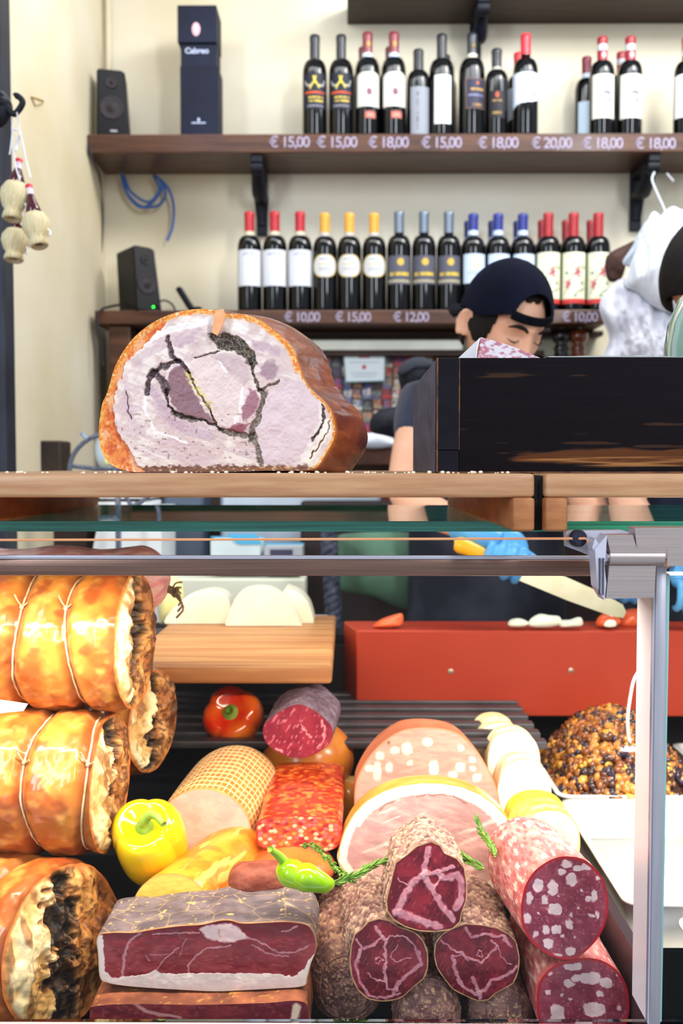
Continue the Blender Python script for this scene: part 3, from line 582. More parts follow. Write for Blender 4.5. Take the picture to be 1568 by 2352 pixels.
tag(MB().box(W(28, 1012, 2.5), W(165, 1120, 2.595), .006).build('low_cabinet', M('dark_cabinet', (40, 34, 38), (66, 54, 44), scale=9, rough=.5)), 'dark low cabinet at the left edge below the cream wall', 'cabinet')
tag(MB().box(W(37, 1014, 2.47), W(45, 1046, 2.49), .002).build('blue_clip', M('blue_plastic', (60, 80, 140), rough=.4)), 'small blue clip on the dark low cabinet', 'clip')
# third, dark-capped figure's cap and dark round bag behind the shoulder; white bag on the back counter
tag(pillow('wrapped_parcel', [(815, 1022), (820, 1000), (850, 994), (885, 997), (905, 1010), (905, 1024), (860, 1030)], 2.96, .03, m_poly, fold=.01), 'white wrapped parcel on the back counter beside the porchetta', 'parcel')
tag(pillow('round_bag', [(850, 990), (852, 960), (870, 943), (900, 935), (940, 935), (950, 980), (930, 1008), (880, 1000)], 2.7, .05, M('black_quilt', (24, 26, 34), (36, 38, 48), scale=60, rough=.8), fold=.01), 'dark rounded bag behind the shoulder of the person in the black cap', 'bag')
ch = thing('black_cap', 'black peaked cap hanging behind the left end of the black crate', 'cap', W(955, 900, 2.75))
mc = M('black_felt', (22, 24, 32), (34, 36, 44), scale=50, rough=.85)
pillow('crown', [(926, 905), (915, 872), (918, 850), (940, 826), (968, 820), (990, 828), (1000, 850), (985, 880), (950, 908)], 2.75, .06, mc, ch, fold=.006)
pillow('peak', [(912, 858), (920, 838), (945, 822), (975, 822), (1000, 836), (985, 846), (950, 850), (926, 862)], 2.70, .012, M('grey_felt', (48, 52, 62), rough=.8), ch)
# hanging straw-covered flasks, their cords and the hook
m_straw = M('pale_straw', (226, 214, 178), (206, 188, 140), scale=30, stretch=(6, 6, .3), rough=.7, bump=.5, bscale=60)
hd = 1.95
hkx = thing('coat_hook', 'dark metal double hook at the left edge with flasks hanging from it', 'hook', W(10, 290, hd))
MB().tube(smooth_path(W([-20, 4, 22, 34, 52, 40, 33], [240, 236, 254, 262, 236, 220, 222], hd), 30), [.012] * 8 + [.006] * 22, 10).build('prongs', m_iron, hkx, smooth=True)
pillow('mount', [(-40, 210), (0, 208), (14, 216), (28, 240), (26, 266), (4, 292), (-40, 290)], hd + .01, .02, m_iron, hkx)
m_wine = M('red_wine_glass', (74, 12, 26), rough=.06, coat=.6)
def flask(label, cx, ytop, ybelly, ybase, d, tilt, rb):
    z = lambda y: Zat(y, d); x = Xat(cx, d, (ytop + ybase) / 2); t = thing('straw_flask', label, 'flask', (0, 0, 0), 'straw-covered flasks hanging at the left')
    H = z(ytop) - z(ybase); B = z(ybelly) - z(ybase)
    MB().lathe([(rb * .35, B * .9), (rb * .62, B), (rb * .42, B + (H - B) * .35), (rb * .24, B + (H - B) * .62), (rb * .22, H * .99), (.001, H)], n=20, caps=False).build('glass_neck', m_wine, t, smooth=True)
    MB().lathe([(rb * .25, H * .84), (rb * .26, H * .9), (rb * .25, H)], n=18).build('neck_wrap', M('white_wrap', (226, 210, 222), rough=.5), t, smooth=True)
    MB().lathe([(rb * .255, H * .93), (rb * .26, H * 1.0), (rb * .2, H * 1.01)], n=18).build('red_seal', M('red_seal', (206, 50, 66), rough=.4), t, smooth=True)
    MB().lathe([(rb * .42, B * .16), (rb * .30, B * .1), (rb * .55, .0), (rb * .68, B * .05), (rb * .64, B * .16), (rb * .56, B * .27), (rb * .78, B * .38), (rb * 1.0, B * .62), (rb * .98, B * .8), (rb * .74, B * .98), (rb * .6, B * 1.0)], n=28, caps=False).build('straw_cover', m_straw, t, smooth=True)
    MB().tube([(rb * .9, -rb * .3, B * .42), (rb * 1.05, -rb * .35, B * .3), (rb * 1.0, -rb * .5, B * .16)], .0022, 6).build('straw_tie', M('pale_cord', (228, 226, 220), rough=.8), t)
    t.location = (x, d, z(ybase)); t.rotation_euler = (R_(-12), tilt, 0); return t
flask('upper straw-covered flask, hanging at the left edge', 26, 352, 414, 504, hd, 0.06, .028)
flask('lower straw-covered flask, below the other at the left edge', 30, 470, 524, 598, hd + .05, 0.06, .0285)
flask('right-hand straw-covered flask, leaning towards the wall', 90, 408, 484, 566, hd - .02, -0.22, .0265)
tag(MB().tube(W([27, 29, 24, 22], [255, 300, 345, 355], hd), .0016, 6).tube(W([27, 29, 35, 46], [290, 320, 380, 415], hd), .0016, 6).tube(W([39, 44, 50, 60, 70], [258, 300, 320, 370, 408], hd - .02), .0018, 6).tube(W([28, 44, 52], [296, 300, 310], hd), .0016, 6).tube(W([44, 40, 37], [312, 328, 346], hd), .003, 6).build('hanging_cord', M('white_cord', (232, 232, 240), rough=.8), smooth=True), 'thin white cords holding the straw flasks on the hook', 'cord')
# ================================================================ COUNTER TOP, GLASS, CASE
m_beech = M('beech_wood', (190, 146, 108), (168, 120, 84), scale=5, stretch=(2.2, 10, 26), rough=0.42, bump=0.12, bscale=50, coat=0.1)
m_beech_end = M('beech_end_grain', (176, 116, 70), (150, 92, 56), scale=22, stretch=(1, 1, 3), rough=0.55, bump=.2, bscale=60)
ZB = Zat(1088, 0.98); ZBU = Zat(1143, 0.98); ZG = Zat(1197, 1.165)
def counter_board(label, x0, x1, rails):
    t = thing('counter_board', label, 'board', ((x0 + x1) / 2, 1.3, ZBU))
    MB().box((x0, 0.98, ZBU), (x1, 1.62, ZB), 0.004, seg=3).build('board_top', m_beech, t, angle=50)
    for a, b in rails: MB().box((a, 0.975, ZG + 0.0003), (b, 1.62, ZBU), 0.003).build('support_rail', m_beech_end, t, angle=50)
    return t
xa, xb = Xat(1228, .98, 1115), Xat(1252, .98, 1115)
counter_board('long beech board under the porchetta, standing on rails over the glass', -0.47, xa, [(-0.43, -0.405), (Xat(1177, .975, 1180), Xat(1228, .975, 1180))])
counter_board('second beech board under the right part of the black crate', xb, 0.62, [(Xat(1252, .975, 1180), Xat(1304, .975, 1180)), (0.585, 0.61)])
# glass top (two green-edged layers of one pane)
m_gtop = glass_mat('clear_glass', (236, 246, 242)); m_gedge = M('green_glass_edge', (50, 196, 182), (14, 124, 116), scale=5, stretch=(1, 1, 60), rough=.12, coat=.6, spec=.7)
tg = thing('glass_shelf', 'thick green-edged glass top pane under the beech boards', 'glass', (0.1, 1.4, ZG - .012))
MB().box((-0.55, 1.1665, ZG - .012), (0.72, 1.655, ZG)).build('pane', m_gtop, tg)
MB().box((-0.55, 1.165, ZG - .0122), (0.72, 1.1664, ZG)).build('polished_edge', m_gedge, tg)
MB().box((-0.55, 1.6552, ZG - .012), (0.72, 1.657, ZG)).build('back_edge', m_gedge, tg)
# front pane; the amber light in its top edge is painted as colour
tf = thing('front_glass', 'large upright front pane of the display case', 'glass', (0.1, .985, Zat(2345, .98)))
m_gfront = glass_mat('front_clear_glass', (252, 253, 253), ior=1.3, refl=.3)
g = W([-260, 1345, 1351, 1358, 1378, 1500, 1500, -260], [1241, 1237, 1245, 1262, 1284, 1300, 2347, 2347], 0.985)
MB().prism(g, (0, .005, 0)).build('pane', m_gfront, tf)
e = W([-260, 1345, 1350, 1357, 1376], [1241, 1237, 1245, 1262, 1284], 0.9845)
MB().tube(e, .0013, 6).build('polished_edge', M('lit_glass_edge', (236, 172, 118), (206, 130, 92), scale=3, rough=.2, coat=.4), tf)
t2 = thing('front_glass', 'narrow slice of the next front pane right of the metal post', 'glass', (.6, .985, Zat(2345, .98)))
MB().prism(W([1534, 1700, 1700, 1514], [1330, 1330, 2347, 2347], .985), (0, .005, 0)).build('pane', m_gfront, t2)
MB().prism(W([1531, 1538, 1519, 1512], [1318, 1318, 2347, 2347], .984), (0, .007, 0)).build('polished_edge', M('pale_green_edge', (150, 196, 196), rough=.15, coat=.5), t2)
# lamp bar
m_bar_refl = M('brown_reflection_metal', (142, 110, 98), (118, 90, 82), scale=30, stretch=(.3, 6, 30), rough=.32, metal=.6)  # brown colour stands in for what the bar's metal reflects
m_alu = M('anodised_aluminium', (176, 176, 190), (196, 196, 208), scale=12, stretch=(6, 6, .5), rough=.38, metal=.75)
m_alu_w = M('white_aluminium', (196, 196, 214), rough=.35, metal=.2)
zb1, zb0 = Zat(1285, 1.06), Zat(1323, 1.06)
tl = thing('lamp_bar', 'long metal lamp bar across the top of the display case', 'lamp', (0, 1.08, zb0))
MB().box((-.62, 1.06, zb0), (Xat(1380, 1.06, 1300), 1.112, zb1), .0015).build('housing', m_bar_refl, tl, angle=40)
MB().box((-.62, 1.06, zb1 + .0001), (Xat(1380, 1.06, 1300), 1.064, Zat(1276, 1.06)), .0008).build('top_lip', m_alu_w, tl, angle=40)
MB().box((-.6, 1.078, zb0 - .0008), (.4, 1.106, zb0 - .0001)).build('diffuser', M('warm_led', (255, 226, 180), emit=((255, 222, 170), 6)), tl)
l = area('lamp_bar_light', (-.12, 1.09, zb0 - .008), (-.12, 1.25, zb0 - 1), .95, .04, 5.6, (1.0, .86, .66)); l.parent = None
l2 = area('tray_fill_light', (.52, 1.30, Zat(1240, 1.2)), (.55, 1.42, .2), .36, .1, 4.2, (1.0, .95, .86))  # extra unseen light over the white trays, beyond the end of the bar
tag(MB().box((xa + .0006, .992, ZG + .0004), (xb - .0006, 1.6, ZB - .002)).build('gap_shade', M('gap_shade_black', (14, 12, 14), rough=.8)), 'dark strip standing for the shade in the narrow gap between the two beech boards', 'gap_shade')  # dark box added to give the gap between the boards its shade
tag(MB().box((-.72, 2.48, 0), (-.135, 2.67, Zat(1432, 2.5) - .002)).build('low_bench', M('dark_bench', (50, 42, 44), rough=.6)), 'dark low bench carrying the white container and the cream box', 'bench')
l3 = area('rear_case_fill_light', (-.34, 1.70, CZ - .085), (-.30, 1.92, CZ - .4), .9, .03, 1.6, (1.0, .95, .84))  # unseen fill light, added to brighten the cheeses and the rear salame
# clamp hinge
hd0 = .955
th = thing('glass_clamp', 'grey metal clamp hinge holding the front glass to the post', 'hinge', W(1440, 1375, hd0))
m_hinge = M('satin_grey_metal', (190, 176, 174), (172, 160, 160), scale=20, stretch=(.3, 4, 30), rough=.36, metal=.7)
MB().prism(W([1399, 1506, 1502, 1391], [1300, 1300, 1373, 1375], hd0), (0, .03, 0)).build('lower_plate', m_hinge, th)
MB().prism(W([1366, 1394, 1388, 1392, 1388, 1372], [1262, 1228, 1300, 1340, 1379, 1350], hd0 - .001), (0, .026, 0)).build('side_plate', m_alu_w, th)
MB().prism(W([1360, 1366, 1374, 1386, 1392, 1392, 1370, 1364], [1258, 1236, 1248, 1246, 1232, 1290, 1290, 1270], hd0 + .004), (0, .02, 0)).build('side_fork', m_alu_w, th)
for xx in (1376, 1384): MB().prism(W([xx, xx + 3, xx + 2, xx], [1282, 1282, 1368, 1366], hd0 - .003), (0, .004, 0)).build('gasket', M('rubber_gasket', (54, 56, 72), rough=.6), th)
zc_ = Zat(1281, hd0); r_ = Zat(1281, hd0) - Zat(1302, hd0)
MB().lathe([(.001, 0), (r_, 0), (r_, Xat(1530, hd0) - Xat(1404, hd0)), (.001, Xat(1530, hd0) - Xat(1404, hd0))], (Xat(1404, hd0), hd0 + r_, zc_), 32, axis=(1, 0, 0), caps=False).build('barrel', m_hinge, th, angle=40)
MB().prism(W([1392, 1453, 1462, 1530, 1530, 1405], [1229, 1229, 1260, 1260, 1282, 1282], hd0 + .001), (0, .02, 0)).build('cover', m_hinge, th)
MB().lathe([(.0009, 0), (r_ * .62, 0), (r_ * .62, .003), (.001, .003)], (Xat(1401, hd0), hd0 + r_ * .9, zc_), 20, axis=(-1, -.35, 0), caps=False).build('pivot_screw', M('bright_steel', (226, 226, 230), rough=.15, metal=1), th, angle=40)
MB().prism(W([1457, 1700, 1700, 1532, 1530, 1462], [1212, 1212, 1300, 1300, 1262, 1260], hd0 + .004), (0, .024, 0)).build('right_arm', m_hinge, th)
MB().prism(W([1300, 1310, 1430, 1458, 1456, 1366, 1340, 1302], [1222, 1219, 1218, 1226, 1236, 1282, 1270, 1256], hd0 + .04), (0, .014, 0)).build('rear_bracket', m_alu_w, th)
MB().lathe([(.0085, 0), (.0085, .006), (.0075, .008)], W(1322, 1236, hd0 + .037), 20, axis=(.5, -1, 0)).build('bracket_cap', M('dark_cap', (40, 42, 60), rough=.5), th, angle=40)
# post and bottom profile
tp = thing('case_post', 'upright metal post of the display case at the right', 'post', (Xat(1505, .98, 1800), 1.0, Zat(2350, .98)))
px1, px2 = float(W(1506, 1340, .98)[0]), float(W(1531, 1340, .98)[0])
MB().box((px1, .98, Zat(2352, .98)), (px2, 1.04, Zat(1300, .98)), .001).build('profile', m_alu, tp, angle=40)
MB().box((px1 - .0012, .982, Zat(2352, .98)), (px1 - .0001, 1.038, Zat(1302, .98))).build('side_strip', m_alu_w, tp)
tag(MB().box((-.75, .975, Zat(2348, 1.035) - .12), (.75, 1.035, Zat(2348, 1.035)), .002).build('case_sill', m_alu_w, angle=40), 'pale metal sill along the bottom front of the display case', 'sill')
# case body, stepped deck, slatted rear deck
m_steel = M('dull_steel', (92, 88, 92), (70, 66, 72), scale=12, rough=.42, metal=.7); m_darkst = M('dark_case_lining', (34, 30, 34), (22, 20, 26), scale=8, rough=.5)
tc_ = thing('display_case', 'dark stepped inside of the display case under the meats', 'display case', (0, 1.5, 0))
MB().box((-.8, 1.035, 0), (.8, 1.36, CZ - .80)).build('front_deck', m_darkst, tc_); MB().box((-.30, 1.36, 0), (.316, 1.57, CZ - .60)).build('middle_deck', m_darkst, tc_)
MB().box((.332, 1.36, 0), (.8, 1.57, CZ - .66)).build('tray_deck', m_darkst, tc_)
MB().box((-.8, 1.57, 0), (.8, 2.02, CZ - .62)).build('rear_deck', m_darkst, tc_); MB().box((-.8, 1.0, .3), (-.78, 2.0, CZ - .1)).build('left_side', m_darkst, tc_)
for k in range(7):
    yy = 1.585 + k * .056; MB().box((-.78, yy, CZ - .452), (.318, yy + .026, CZ - .440), .002).build('slat', m_steel, tc_, angle=40)
for xx in (-.7, -.2, .28): MB().box((xx, 1.58, CZ - .462), (xx + .02, 1.99, CZ - .4525)).box((xx, 1.6, CZ - .62), (xx + .02, 1.62, CZ - .4625)).build('slat_bearer', m_steel, tc_)
MB().box((-.78, 1.995, CZ - .62), (.78, 2.02, CZ - .36)).build('back_panel', m_darkst, tc_)
# rear worktop
tag(MB().box((-1.2, 2.03, .55), (1.2, 2.07, CZ - .352)).box((-1.2, 2.022, CZ - .352), (1.2, 2.10, CZ - .3415)).build('worktop', M('dark_steel', (40, 36, 42), rough=.4, metal=.5)), 'dark work surface behind the display case', 'worktop')
# beech board with cheeses
m_case_board = M('oak_board', (200, 146, 94), (166, 110, 66), scale=4, stretch=(.7, 14, 8), rough=.5, bump=.1, bscale=30, lo=.4, hi=.6)
zt_ = CZ - .313; bxr = Xat(762, 1.56, 1535)
tcb = thing('cutting_board', 'wooden cutting board under the white cheeses, inside the case', 'cutting board', (-.25, 1.8, zt_ - .028))
MB().box((-.36, 1.555, zt_ - .028), (bxr, 2.10, zt_), .006, seg=3).build('board', m_case_board, tcb, angle=50)
MB().box((-.34, 1.72, CZ - .4395), (-.31, 1.76, zt_ - .028)).box((bxr - .05, 1.72, CZ - .4395), (bxr - .02, 1.76, zt_ - .028)).build('foot', m_steel, tcb)
# red board / red front
m_red = M('red_plastic_board', (168, 52, 28), (182, 62, 36), scale=3, rough=.42, bump=.05, bscale=80)
RD = 1.87
zr1, zr0 = Zat(1448, RD), Zat(1645, RD)
tr = thing('red_board', 'long orange-red front board with two screws behind the mortadella', 'board', (.5, 1.85, zr0))
fl, bl = W(818, 1450, RD), W(789, 1436, 1.985)
o = MB().prism([(fl[0], RD, zr0), (1.0, RD, zr0), (1.0, 1.985, zr0), (bl[0], 1.985, zr0)], (0, 0, zr1 - zr0)).build('board', m_red, tr, angle=30)
bv = o.modifiers.new('b', 'BEVEL'); bv.width = .003; bv.segments = 2
for sx, sy in ((1035, 1542), (1311, 1540)):
    p = W(sx, sy, RD - .0015); MB().lathe([(.001, .002), (.0035, .0018), (.0052, 0)], p, 16, axis=(0, -1, 0)).build('screw', M('screw_metal', (176, 160, 140), rough=.4, metal=.5), tr, smooth=True)
MB().box((fl[0] + .02, 1.97, CZ - .43), (fl[0] + .06, 1.984, zr0)).box((.7, 1.97, CZ - .43), (.74, 1.984, zr0)).build('bracket', m_darkst, tr)
# black crate on the counter
m_crate = M('black_painted_wood', attr=True, rough=.42, bump=.06, bscale=60, stretch=(.4, 2, 4), attr_var=.12, scale=20, spec=.06)
kd0, kd1 = 1.06, 1.45; kz1 = Zat(822, kd0); kx0 = Xat(1003, kd0, 950); kx1 = .95; kz0 = ZB + .0003
tk = thing('crate', 'black painted wooden crate with worn edges on the counter', 'crate', ((kx0 + kx1) / 2, 1.25, kz0))
def crate_panel(name, P0, P1, thick, worn, nu=300, nv=120):
    """front panel x P0..P1 with brown worn streaks where the paint has rubbed off"""
    x = np.linspace(P0[0], P1[0], nu); z = np.linspace(P0[1], P1[1], nv); X, Z = np.meshgrid(x, z, indexing='ij')
    C = np.ones(X.shape + (3,)) * c3(20, 16, 20)
    if worn:
        h = (Z - kz0) / (kz1 - kz0); st = fbm(X * 14, Z * 160, 0, 4, 2); bl = fbm(X * 9, Z * 24, 0, 3, 8)
        band = np.exp(-((h - .14 - .05 * (bl - .5)) / .085) ** 2) * ss(kx0 + .05, kx0 + .14, X)
        k = ss(.50, .66, st * .8 + band * .34 - .02) * ss(.12, .35, band)
        C = mix(C, c3(104, 60, 34), k * .8); k2 = ss(.60, .72, fbm(X * 10, Z * 300, 3, 3, 5) * .8 + band * .2) * (band > .25); C = mix(C, c3(168, 118, 70), k2 * .8)
        k3 = ss(.70, .76, fbm(X * 12, Z * 200, 9, 3, 15)); C = mix(C, c3(90, 58, 36), k3 * .5)
    V = np.stack([X, X * 0 + kd0 + (0.0015 if worn else 0), Z], -1); f = gfaces(nu, nv)[:, ::-1]
    b = MB().box((P0[0], kd0 + .0018, P0[1]), (P1[0], kd0 + thick, P1[1])); V2 = np.vstack([V.reshape(-1, 3), np.vstack(b.V)]); n0 = nu * nv
    return mk(name, V2, f[:, ::-1].tolist() + [[i + n0 for i in q] for q in b.F], m_crate, tk, np.vstack([C.reshape(-1, 3), np.ones((len(b.V[0]), 3)) * c3(20, 16, 20)]))
xs_ = Xat(1055, kd0, 950)
crate_panel('front_panel', (xs_, kz0), (kx1, kz1), .018, True, 420, 150)
m_blk = M('black_paint', (20, 18, 26), (28, 26, 36), scale=16, rough=.45, spec=.1, bump=.2, bscale=80); m_wear = M('worn_wood_edge', (120, 74, 44), (54, 34, 28), scale=60, rough=.6)
zlow = Zat(1034, kd0); MB().box((kx0, kd0, zlow), (xs_ - .0006, kd0 + .02, kz1), .001).build('corner_stile', m_blk, tk)
MB().box((kx0, kd0 + .0002, kz0), (xs_ - .0004, kd0 + .02, zlow - .0004), .001).build('corner_block', m_blk, tk)
MB().box((kx0, kd0 + .02, kz0), (kx0 + .018, kd1, kz1), .001).build('left_side', M('black_paint_sheen', (58, 62, 80), (82, 88, 108), scale=20, stretch=(1, 1, 2), rough=.4, bump=.2, bscale=70), tk)  # bluish-grey sheen of this side is painted into its colour
MB().box((kx0 + .018, kd1 - .018, kz0), (kx1, kd1, kz1), .001).build('back_side', m_blk, tk); MB().box((kx0 + .018, kd0 + .02, kz0), (kx1, kd1 - .018, kz0 + .012)).build('bottom', m_blk, tk)
MB().box((kx0 - .0003, kd0 - .0004, kz0), (kx0 + .0012, kd0 + .001, kz1)).box((kx0, kd0 - .0004, kz0), (kx1, kd0 + .001, kz0 + .0014)).box((xs_ - .0008, kd0 - .0003, zlow), (xs_ + .0004, kd0 + .0012, kz1)).build('worn_edge', m_wear, tk)
# paper cone in the crate
tpc = thing('paper_cone', 'white and pink printed paper packet sticking up from the crate', 'paper', W(1150, 830, 1.2))
A = W([1105, 1056, 1090, 1238], [776, 822, 830, 822], 1.2)
nu = 40; U, V_ = np.meshgrid(np.linspace(0, 1, nu), np.linspace(0, 1, nu), indexing='ij')
q = lambda a, b, c, d: a * ((1 - U) * (1 - V_))[..., None] + b * (U * (1 - V_))[..., None] + c * (U * V_)[..., None] + d * ((1 - U) * V_)[..., None]
k1 = q(W(1105, 776, 1.19), W(1240, 823, 1.16), W(1240, 860, 1.16), W(1088, 860, 1.17))
k1[..., 1] -= .012 * np.sin(U * np.pi) * (1 - .5 * V_)
cp = mix(np.ones((nu, nu, 3)) * c3(222, 214, 222), c3(176, 84, 104), ss(.5, .6, fbm(U * 18 + V_ * 8, V_ * 10 - U * 3, 0, 4, 3)) * .75)
m_pr = M('printed_paper', attr=True, rough=.6)
o = grid('printed_side', k1, m_pr, tpc, cp.reshape(-1, 3)); s_ = o.modifiers.new('s', 'SOLIDIFY'); s_.thickness = .0015
k2 = q(W(1105, 776, 1.19), W(1094, 790, 1.172), W(1086, 860, 1.17), W(1052, 860, 1.26)); k2[..., 1] -= .006 * np.sin(U * np.pi)
k2 = q(W(1103, 777, 1.19), W(1096, 800, 1.175), W(1090, 862, 1.17), W(1040, 836, 1.25))
o = grid('folded_side', k2, M('white_paper', (240, 240, 246), rough=.7), tpc); s_ = o.modifiers.new('s', 'SOLIDIFY'); s_.thickness = .001
fx_ = np.linspace(Xat(1252, 1.075), .62, 60); FX, FY = np.meshgrid(fx_, np.linspace(1.062, 1.10, 8), indexing='ij')
o = grid('plastic_film', np.stack([FX, FY, kz1 + .0012 + .0035 * vn(FX * 60, FY * 90, 0, 3) * (FY > 1.064)], -1), M('film_edge', (150, 156, 160), rough=.2, coat=.4), None); s_ = o.modifiers.new('s', 'SOLIDIFY'); s_.thickness = .0006; tag(o, 'thin crumpled plastic film along the top edge of the black crate', 'film')
# glass jar at the right of the crate
tj = thing('glass_jar', 'pale green glass jar rising behind the right end of the crate', 'jar', W(1610, 840, 1.3))
jx, jz = Xat(1612, 1.3, 780), kz0 + .012; jt = Zat(665, 1.3)
MB().lathe([(.001, jz), (.045, jz), (.047, jz + .01), (.047, jt - .075), (.043, jt - .045), (.030, jt - .012), (.018, jt)], (jx, 1.3, 0), 40, caps=False).build('jar_wall', M('pale_green_glass', (150, 190, 170), rough=.08, trans=.35, coat=.8), tj, smooth=True)
MB().lathe([(.001, jz + .001), (.043, jz + .002), (.043, jz + .12), (.001, jz + .12)], (jx, 1.3, 0), 30, caps=False).build('contents', M('pale_milk', (206, 220, 222), rough=.5), tj, smooth=True)
# white trays with contents on the right
m_tray = M('white_porcelain', (240, 240, 236), rough=.2, coat=.4)
def tray(label, x0, x1, y0, y1, z1, dep, name='tray'):
    t = thing(name, label, 'tray', ((x0 + x1) / 2, (y0 + y1) / 2, z1 - dep)); r0 = .018
    def ring(i, z, r):
        P = []
        for cx_, cy_, a0 in ((x1 - i - r, y1 - i - r, 0), (x0 + i + r, y1 - i - r, 90), (x0 + i + r, y0 + i + r, 180), (x1 - i - r, y0 + i + r, 270)):
            for a in np.linspace(a0, a0 + 90, 8): P.append((cx_ + r * math.cos(R_(a)), cy_ + r * math.sin(R_(a)), z))
        return P
    V = np.array([ring(.012, z1 - dep, .02), ring(.006, z1 - .006, .02), ring(0, z1 - .004, .022), ring(0, z1, .022), ring(.008, z1, .02), ring(.011, z1 - .004, .018), ring(.02, z1 - dep + .012, .016), ring(.028, z1 - dep + .006, .014)])
    n = V.shape[1]; f = gfaces(8, n, False, True).tolist() + [list(range(n))[::-1], [7 * n + k for k in range(n)]]
    mk('tray_body', V, f, m_tray, t); return t
TZ = CZ - .528
tray('white tray heaped with browned chopped vegetables, behind the metal post', .335, .595, 1.585, 1.90, TZ, .07)
tray('second white tray of browned vegetables at the far right edge', .615, .88, 1.585, 1.90, TZ, .07)
tray('large white tray in front of the heaped vegetables, left of the post', .335, .595, 1.19, 1.575, TZ + .0, .06)
tray('white tray at the bottom right, right of the metal post', .615, .88, 1.10, 1.575, TZ + .0, .06)
tray('white tray between the salami and the metal post at the bottom', .39, .595, 1.05, 1.18, TZ - .01, .06)
tag(MB().box((.318, 1.04, CZ - .7), (.330, 1.57, TZ - .012)).build('partition', M('dark_partition', (60, 48, 58), rough=.35, metal=.4)), 'dark upright divider between the salami and the white trays', 'partition')
m_heap = M('browned_pieces', attr=True, rough=.22, coat=.5)
def heap(label, cx_, cy_, rx, ry, h, n, seed):
    rr = np.random.RandomState(seed); Vs, Fs, Cs = [], [], []; n0 = 0
    pal = np.array([[150, 84, 30], [186, 116, 40], [206, 150, 60], [96, 50, 24], [58, 32, 30], [40, 28, 44], [170, 98, 34], [120, 64, 26], [196, 132, 52]]) / 255.
    bm = bmesh.new(); bmesh.ops.create_icosphere(bm, subdivisions=1, radius=1); bv_ = np.array([v.co[:] for v in bm.verts]); bf = [[v.index for v in f.verts] for f in bm.faces]; bm.free()
    U, A = np.meshgrid(np.linspace(0, 1, 24), np.linspace(0, 2 * np.pi, 48, endpoint=False), indexing='ij')
    se = (np.abs(np.cos(A)) ** 4 + np.abs(np.sin(A)) ** 4) ** -.25
    G = np.stack([cx_ + rx * U * np.cos(A) * se, cy_ + ry * U * np.sin(A) * se, TZ - .012 + h * (1 - U ** 1.8) - .006], -1); Vs.append(G.reshape(-1, 3)); Fs += gfaces(24, 48, False, True).tolist(); Cs.append(np.ones((24 * 48, 3)) * c3(60, 34, 22)); n0 = len(Vs[0])
    for k in range(n):
        u = math.sqrt(rr.rand()); a = rr.rand() * 6.283; s_ = (abs(math.cos(a)) ** 4 + abs(math.sin(a)) ** 4) ** -.25
        c = np.array([cx_ + rx * u * math.cos(a) * s_, cy_ + ry * u * math.sin(a) * s_, TZ - .012 + h * (1 - u ** 1.8)])
        sz = rr.uniform(.0055, .0115); sc = sz * np.array([rr.uniform(.7, 1.6), rr.uniform(.6, 1.1), rr.uniform(.5, .9)])
        q_ = np.array(Euler((rr.rand() * 3, rr.rand() * 3, rr.rand() * 6)).to_matrix()); pc = pal[rr.choice(9, p=[.14, .13, .09, .15, .14, .12, .08, .1, .05])] * rr.uniform(.8, 1.1)
        Vs.append((bv_ * sc * rr.uniform(.85, 1.15, (12 if len(bv_) == 12 else len(bv_), 1))) @ q_.T + c); Fs += [[i + n0 for i in f] for f in bf]; Cs.append(np.ones((len(bv_), 3)) * pc); n0 += len(bv_)
    o = mk('chopped_vegetables', np.vstack(Vs), Fs, m_heap, None, np.vstack(Cs)); return tag(o, label, 'vegetables', kind='stuff')
heap('heap of glossy browned chopped vegetables in the tray left of the post', .465, 1.74, .118, .150, .112, 2300, 4)
heap('browned chopped vegetables in the tray at the far right edge', .745, 1.74, .118, .150, .06, 900, 5)
sp = W([1456, 1447, 1441, 1443, 1450], [1560, 1600, 1650, 1690, 1714], 1.66)
ts_ = thing('serving_spoon', 'white serving spoon stuck in the heap of browned vegetables', 'spoon', sp[-1])
MB().tube(smooth_path(np.vstack([W(1475, 1530, 1.68)[None], sp]), 30), .0028, 8).build('handle', M('white_melamine', (232, 234, 236), rough=.3), ts_, smooth=True)
MB().ball(W(1440, 1720, 1.65), (.016, .012, .006), 16, 8).build('bowl', MATS['white_melamine'], ts_, smooth=True)
# ---- kitchen clutter seen through the case
m_wht = M('white_enamel', (232, 236, 240), rough=.3)
tw_ = thing('white_canister', 'white lidded container behind the case, left of the cheeses', 'container', W(300, 1420, 2.5))
MB().box(W(226, 1146, 2.5), W(371, 1120, 2.7), .004).build('container_lid', m_wht, tw_); MB().box(W(222, 1164, 2.49) * [1, 1, 1], W(371, 1147, 2.7), .004).build('rim', m_wht, tw_)
MB().prism(W([232, 371, 371, 180], [1165, 1165, 1430, 1430], 2.5), (0, .2, 0)).build('body', m_wht, tw_)
tag(MB().box(W(363, 1434, 2.49), W(705, 1318, 2.6), .006).build('white_box', M('cream_box', (226, 226, 206), rough=.6)), 'cream box standing behind the white cheeses', 'box')
tx = thing('printed_carton', 'white and blue printed carton lying behind the case', 'carton', W(590, 1316, 2.5))
MB().box(W(484, 1318, 2.5), W(606, 1234, 2.62)).build('carton_front', M('white_card', (224, 236, 238), rough=.6), tx); MB().box(W(607, 1318, 2.495), W(698, 1248, 2.62)).build('carton_side', M('grey_card', (186, 190, 196), rough=.6), tx)
MB().prism(W([520, 585, 604, 545], [1226, 1226, 1250, 1250], 2.49), (0, .002, 0)).build('blue_print', M('cyan_print', (80, 180, 226), rough=.5), tx)
MB().box(W(484, 1236, 2.498), W(606, 1232, 2.5)).box(W(607, 1251, 2.493), W(698, 1247, 2.495)).build('blue_border', MATS['cyan_print'], tx)
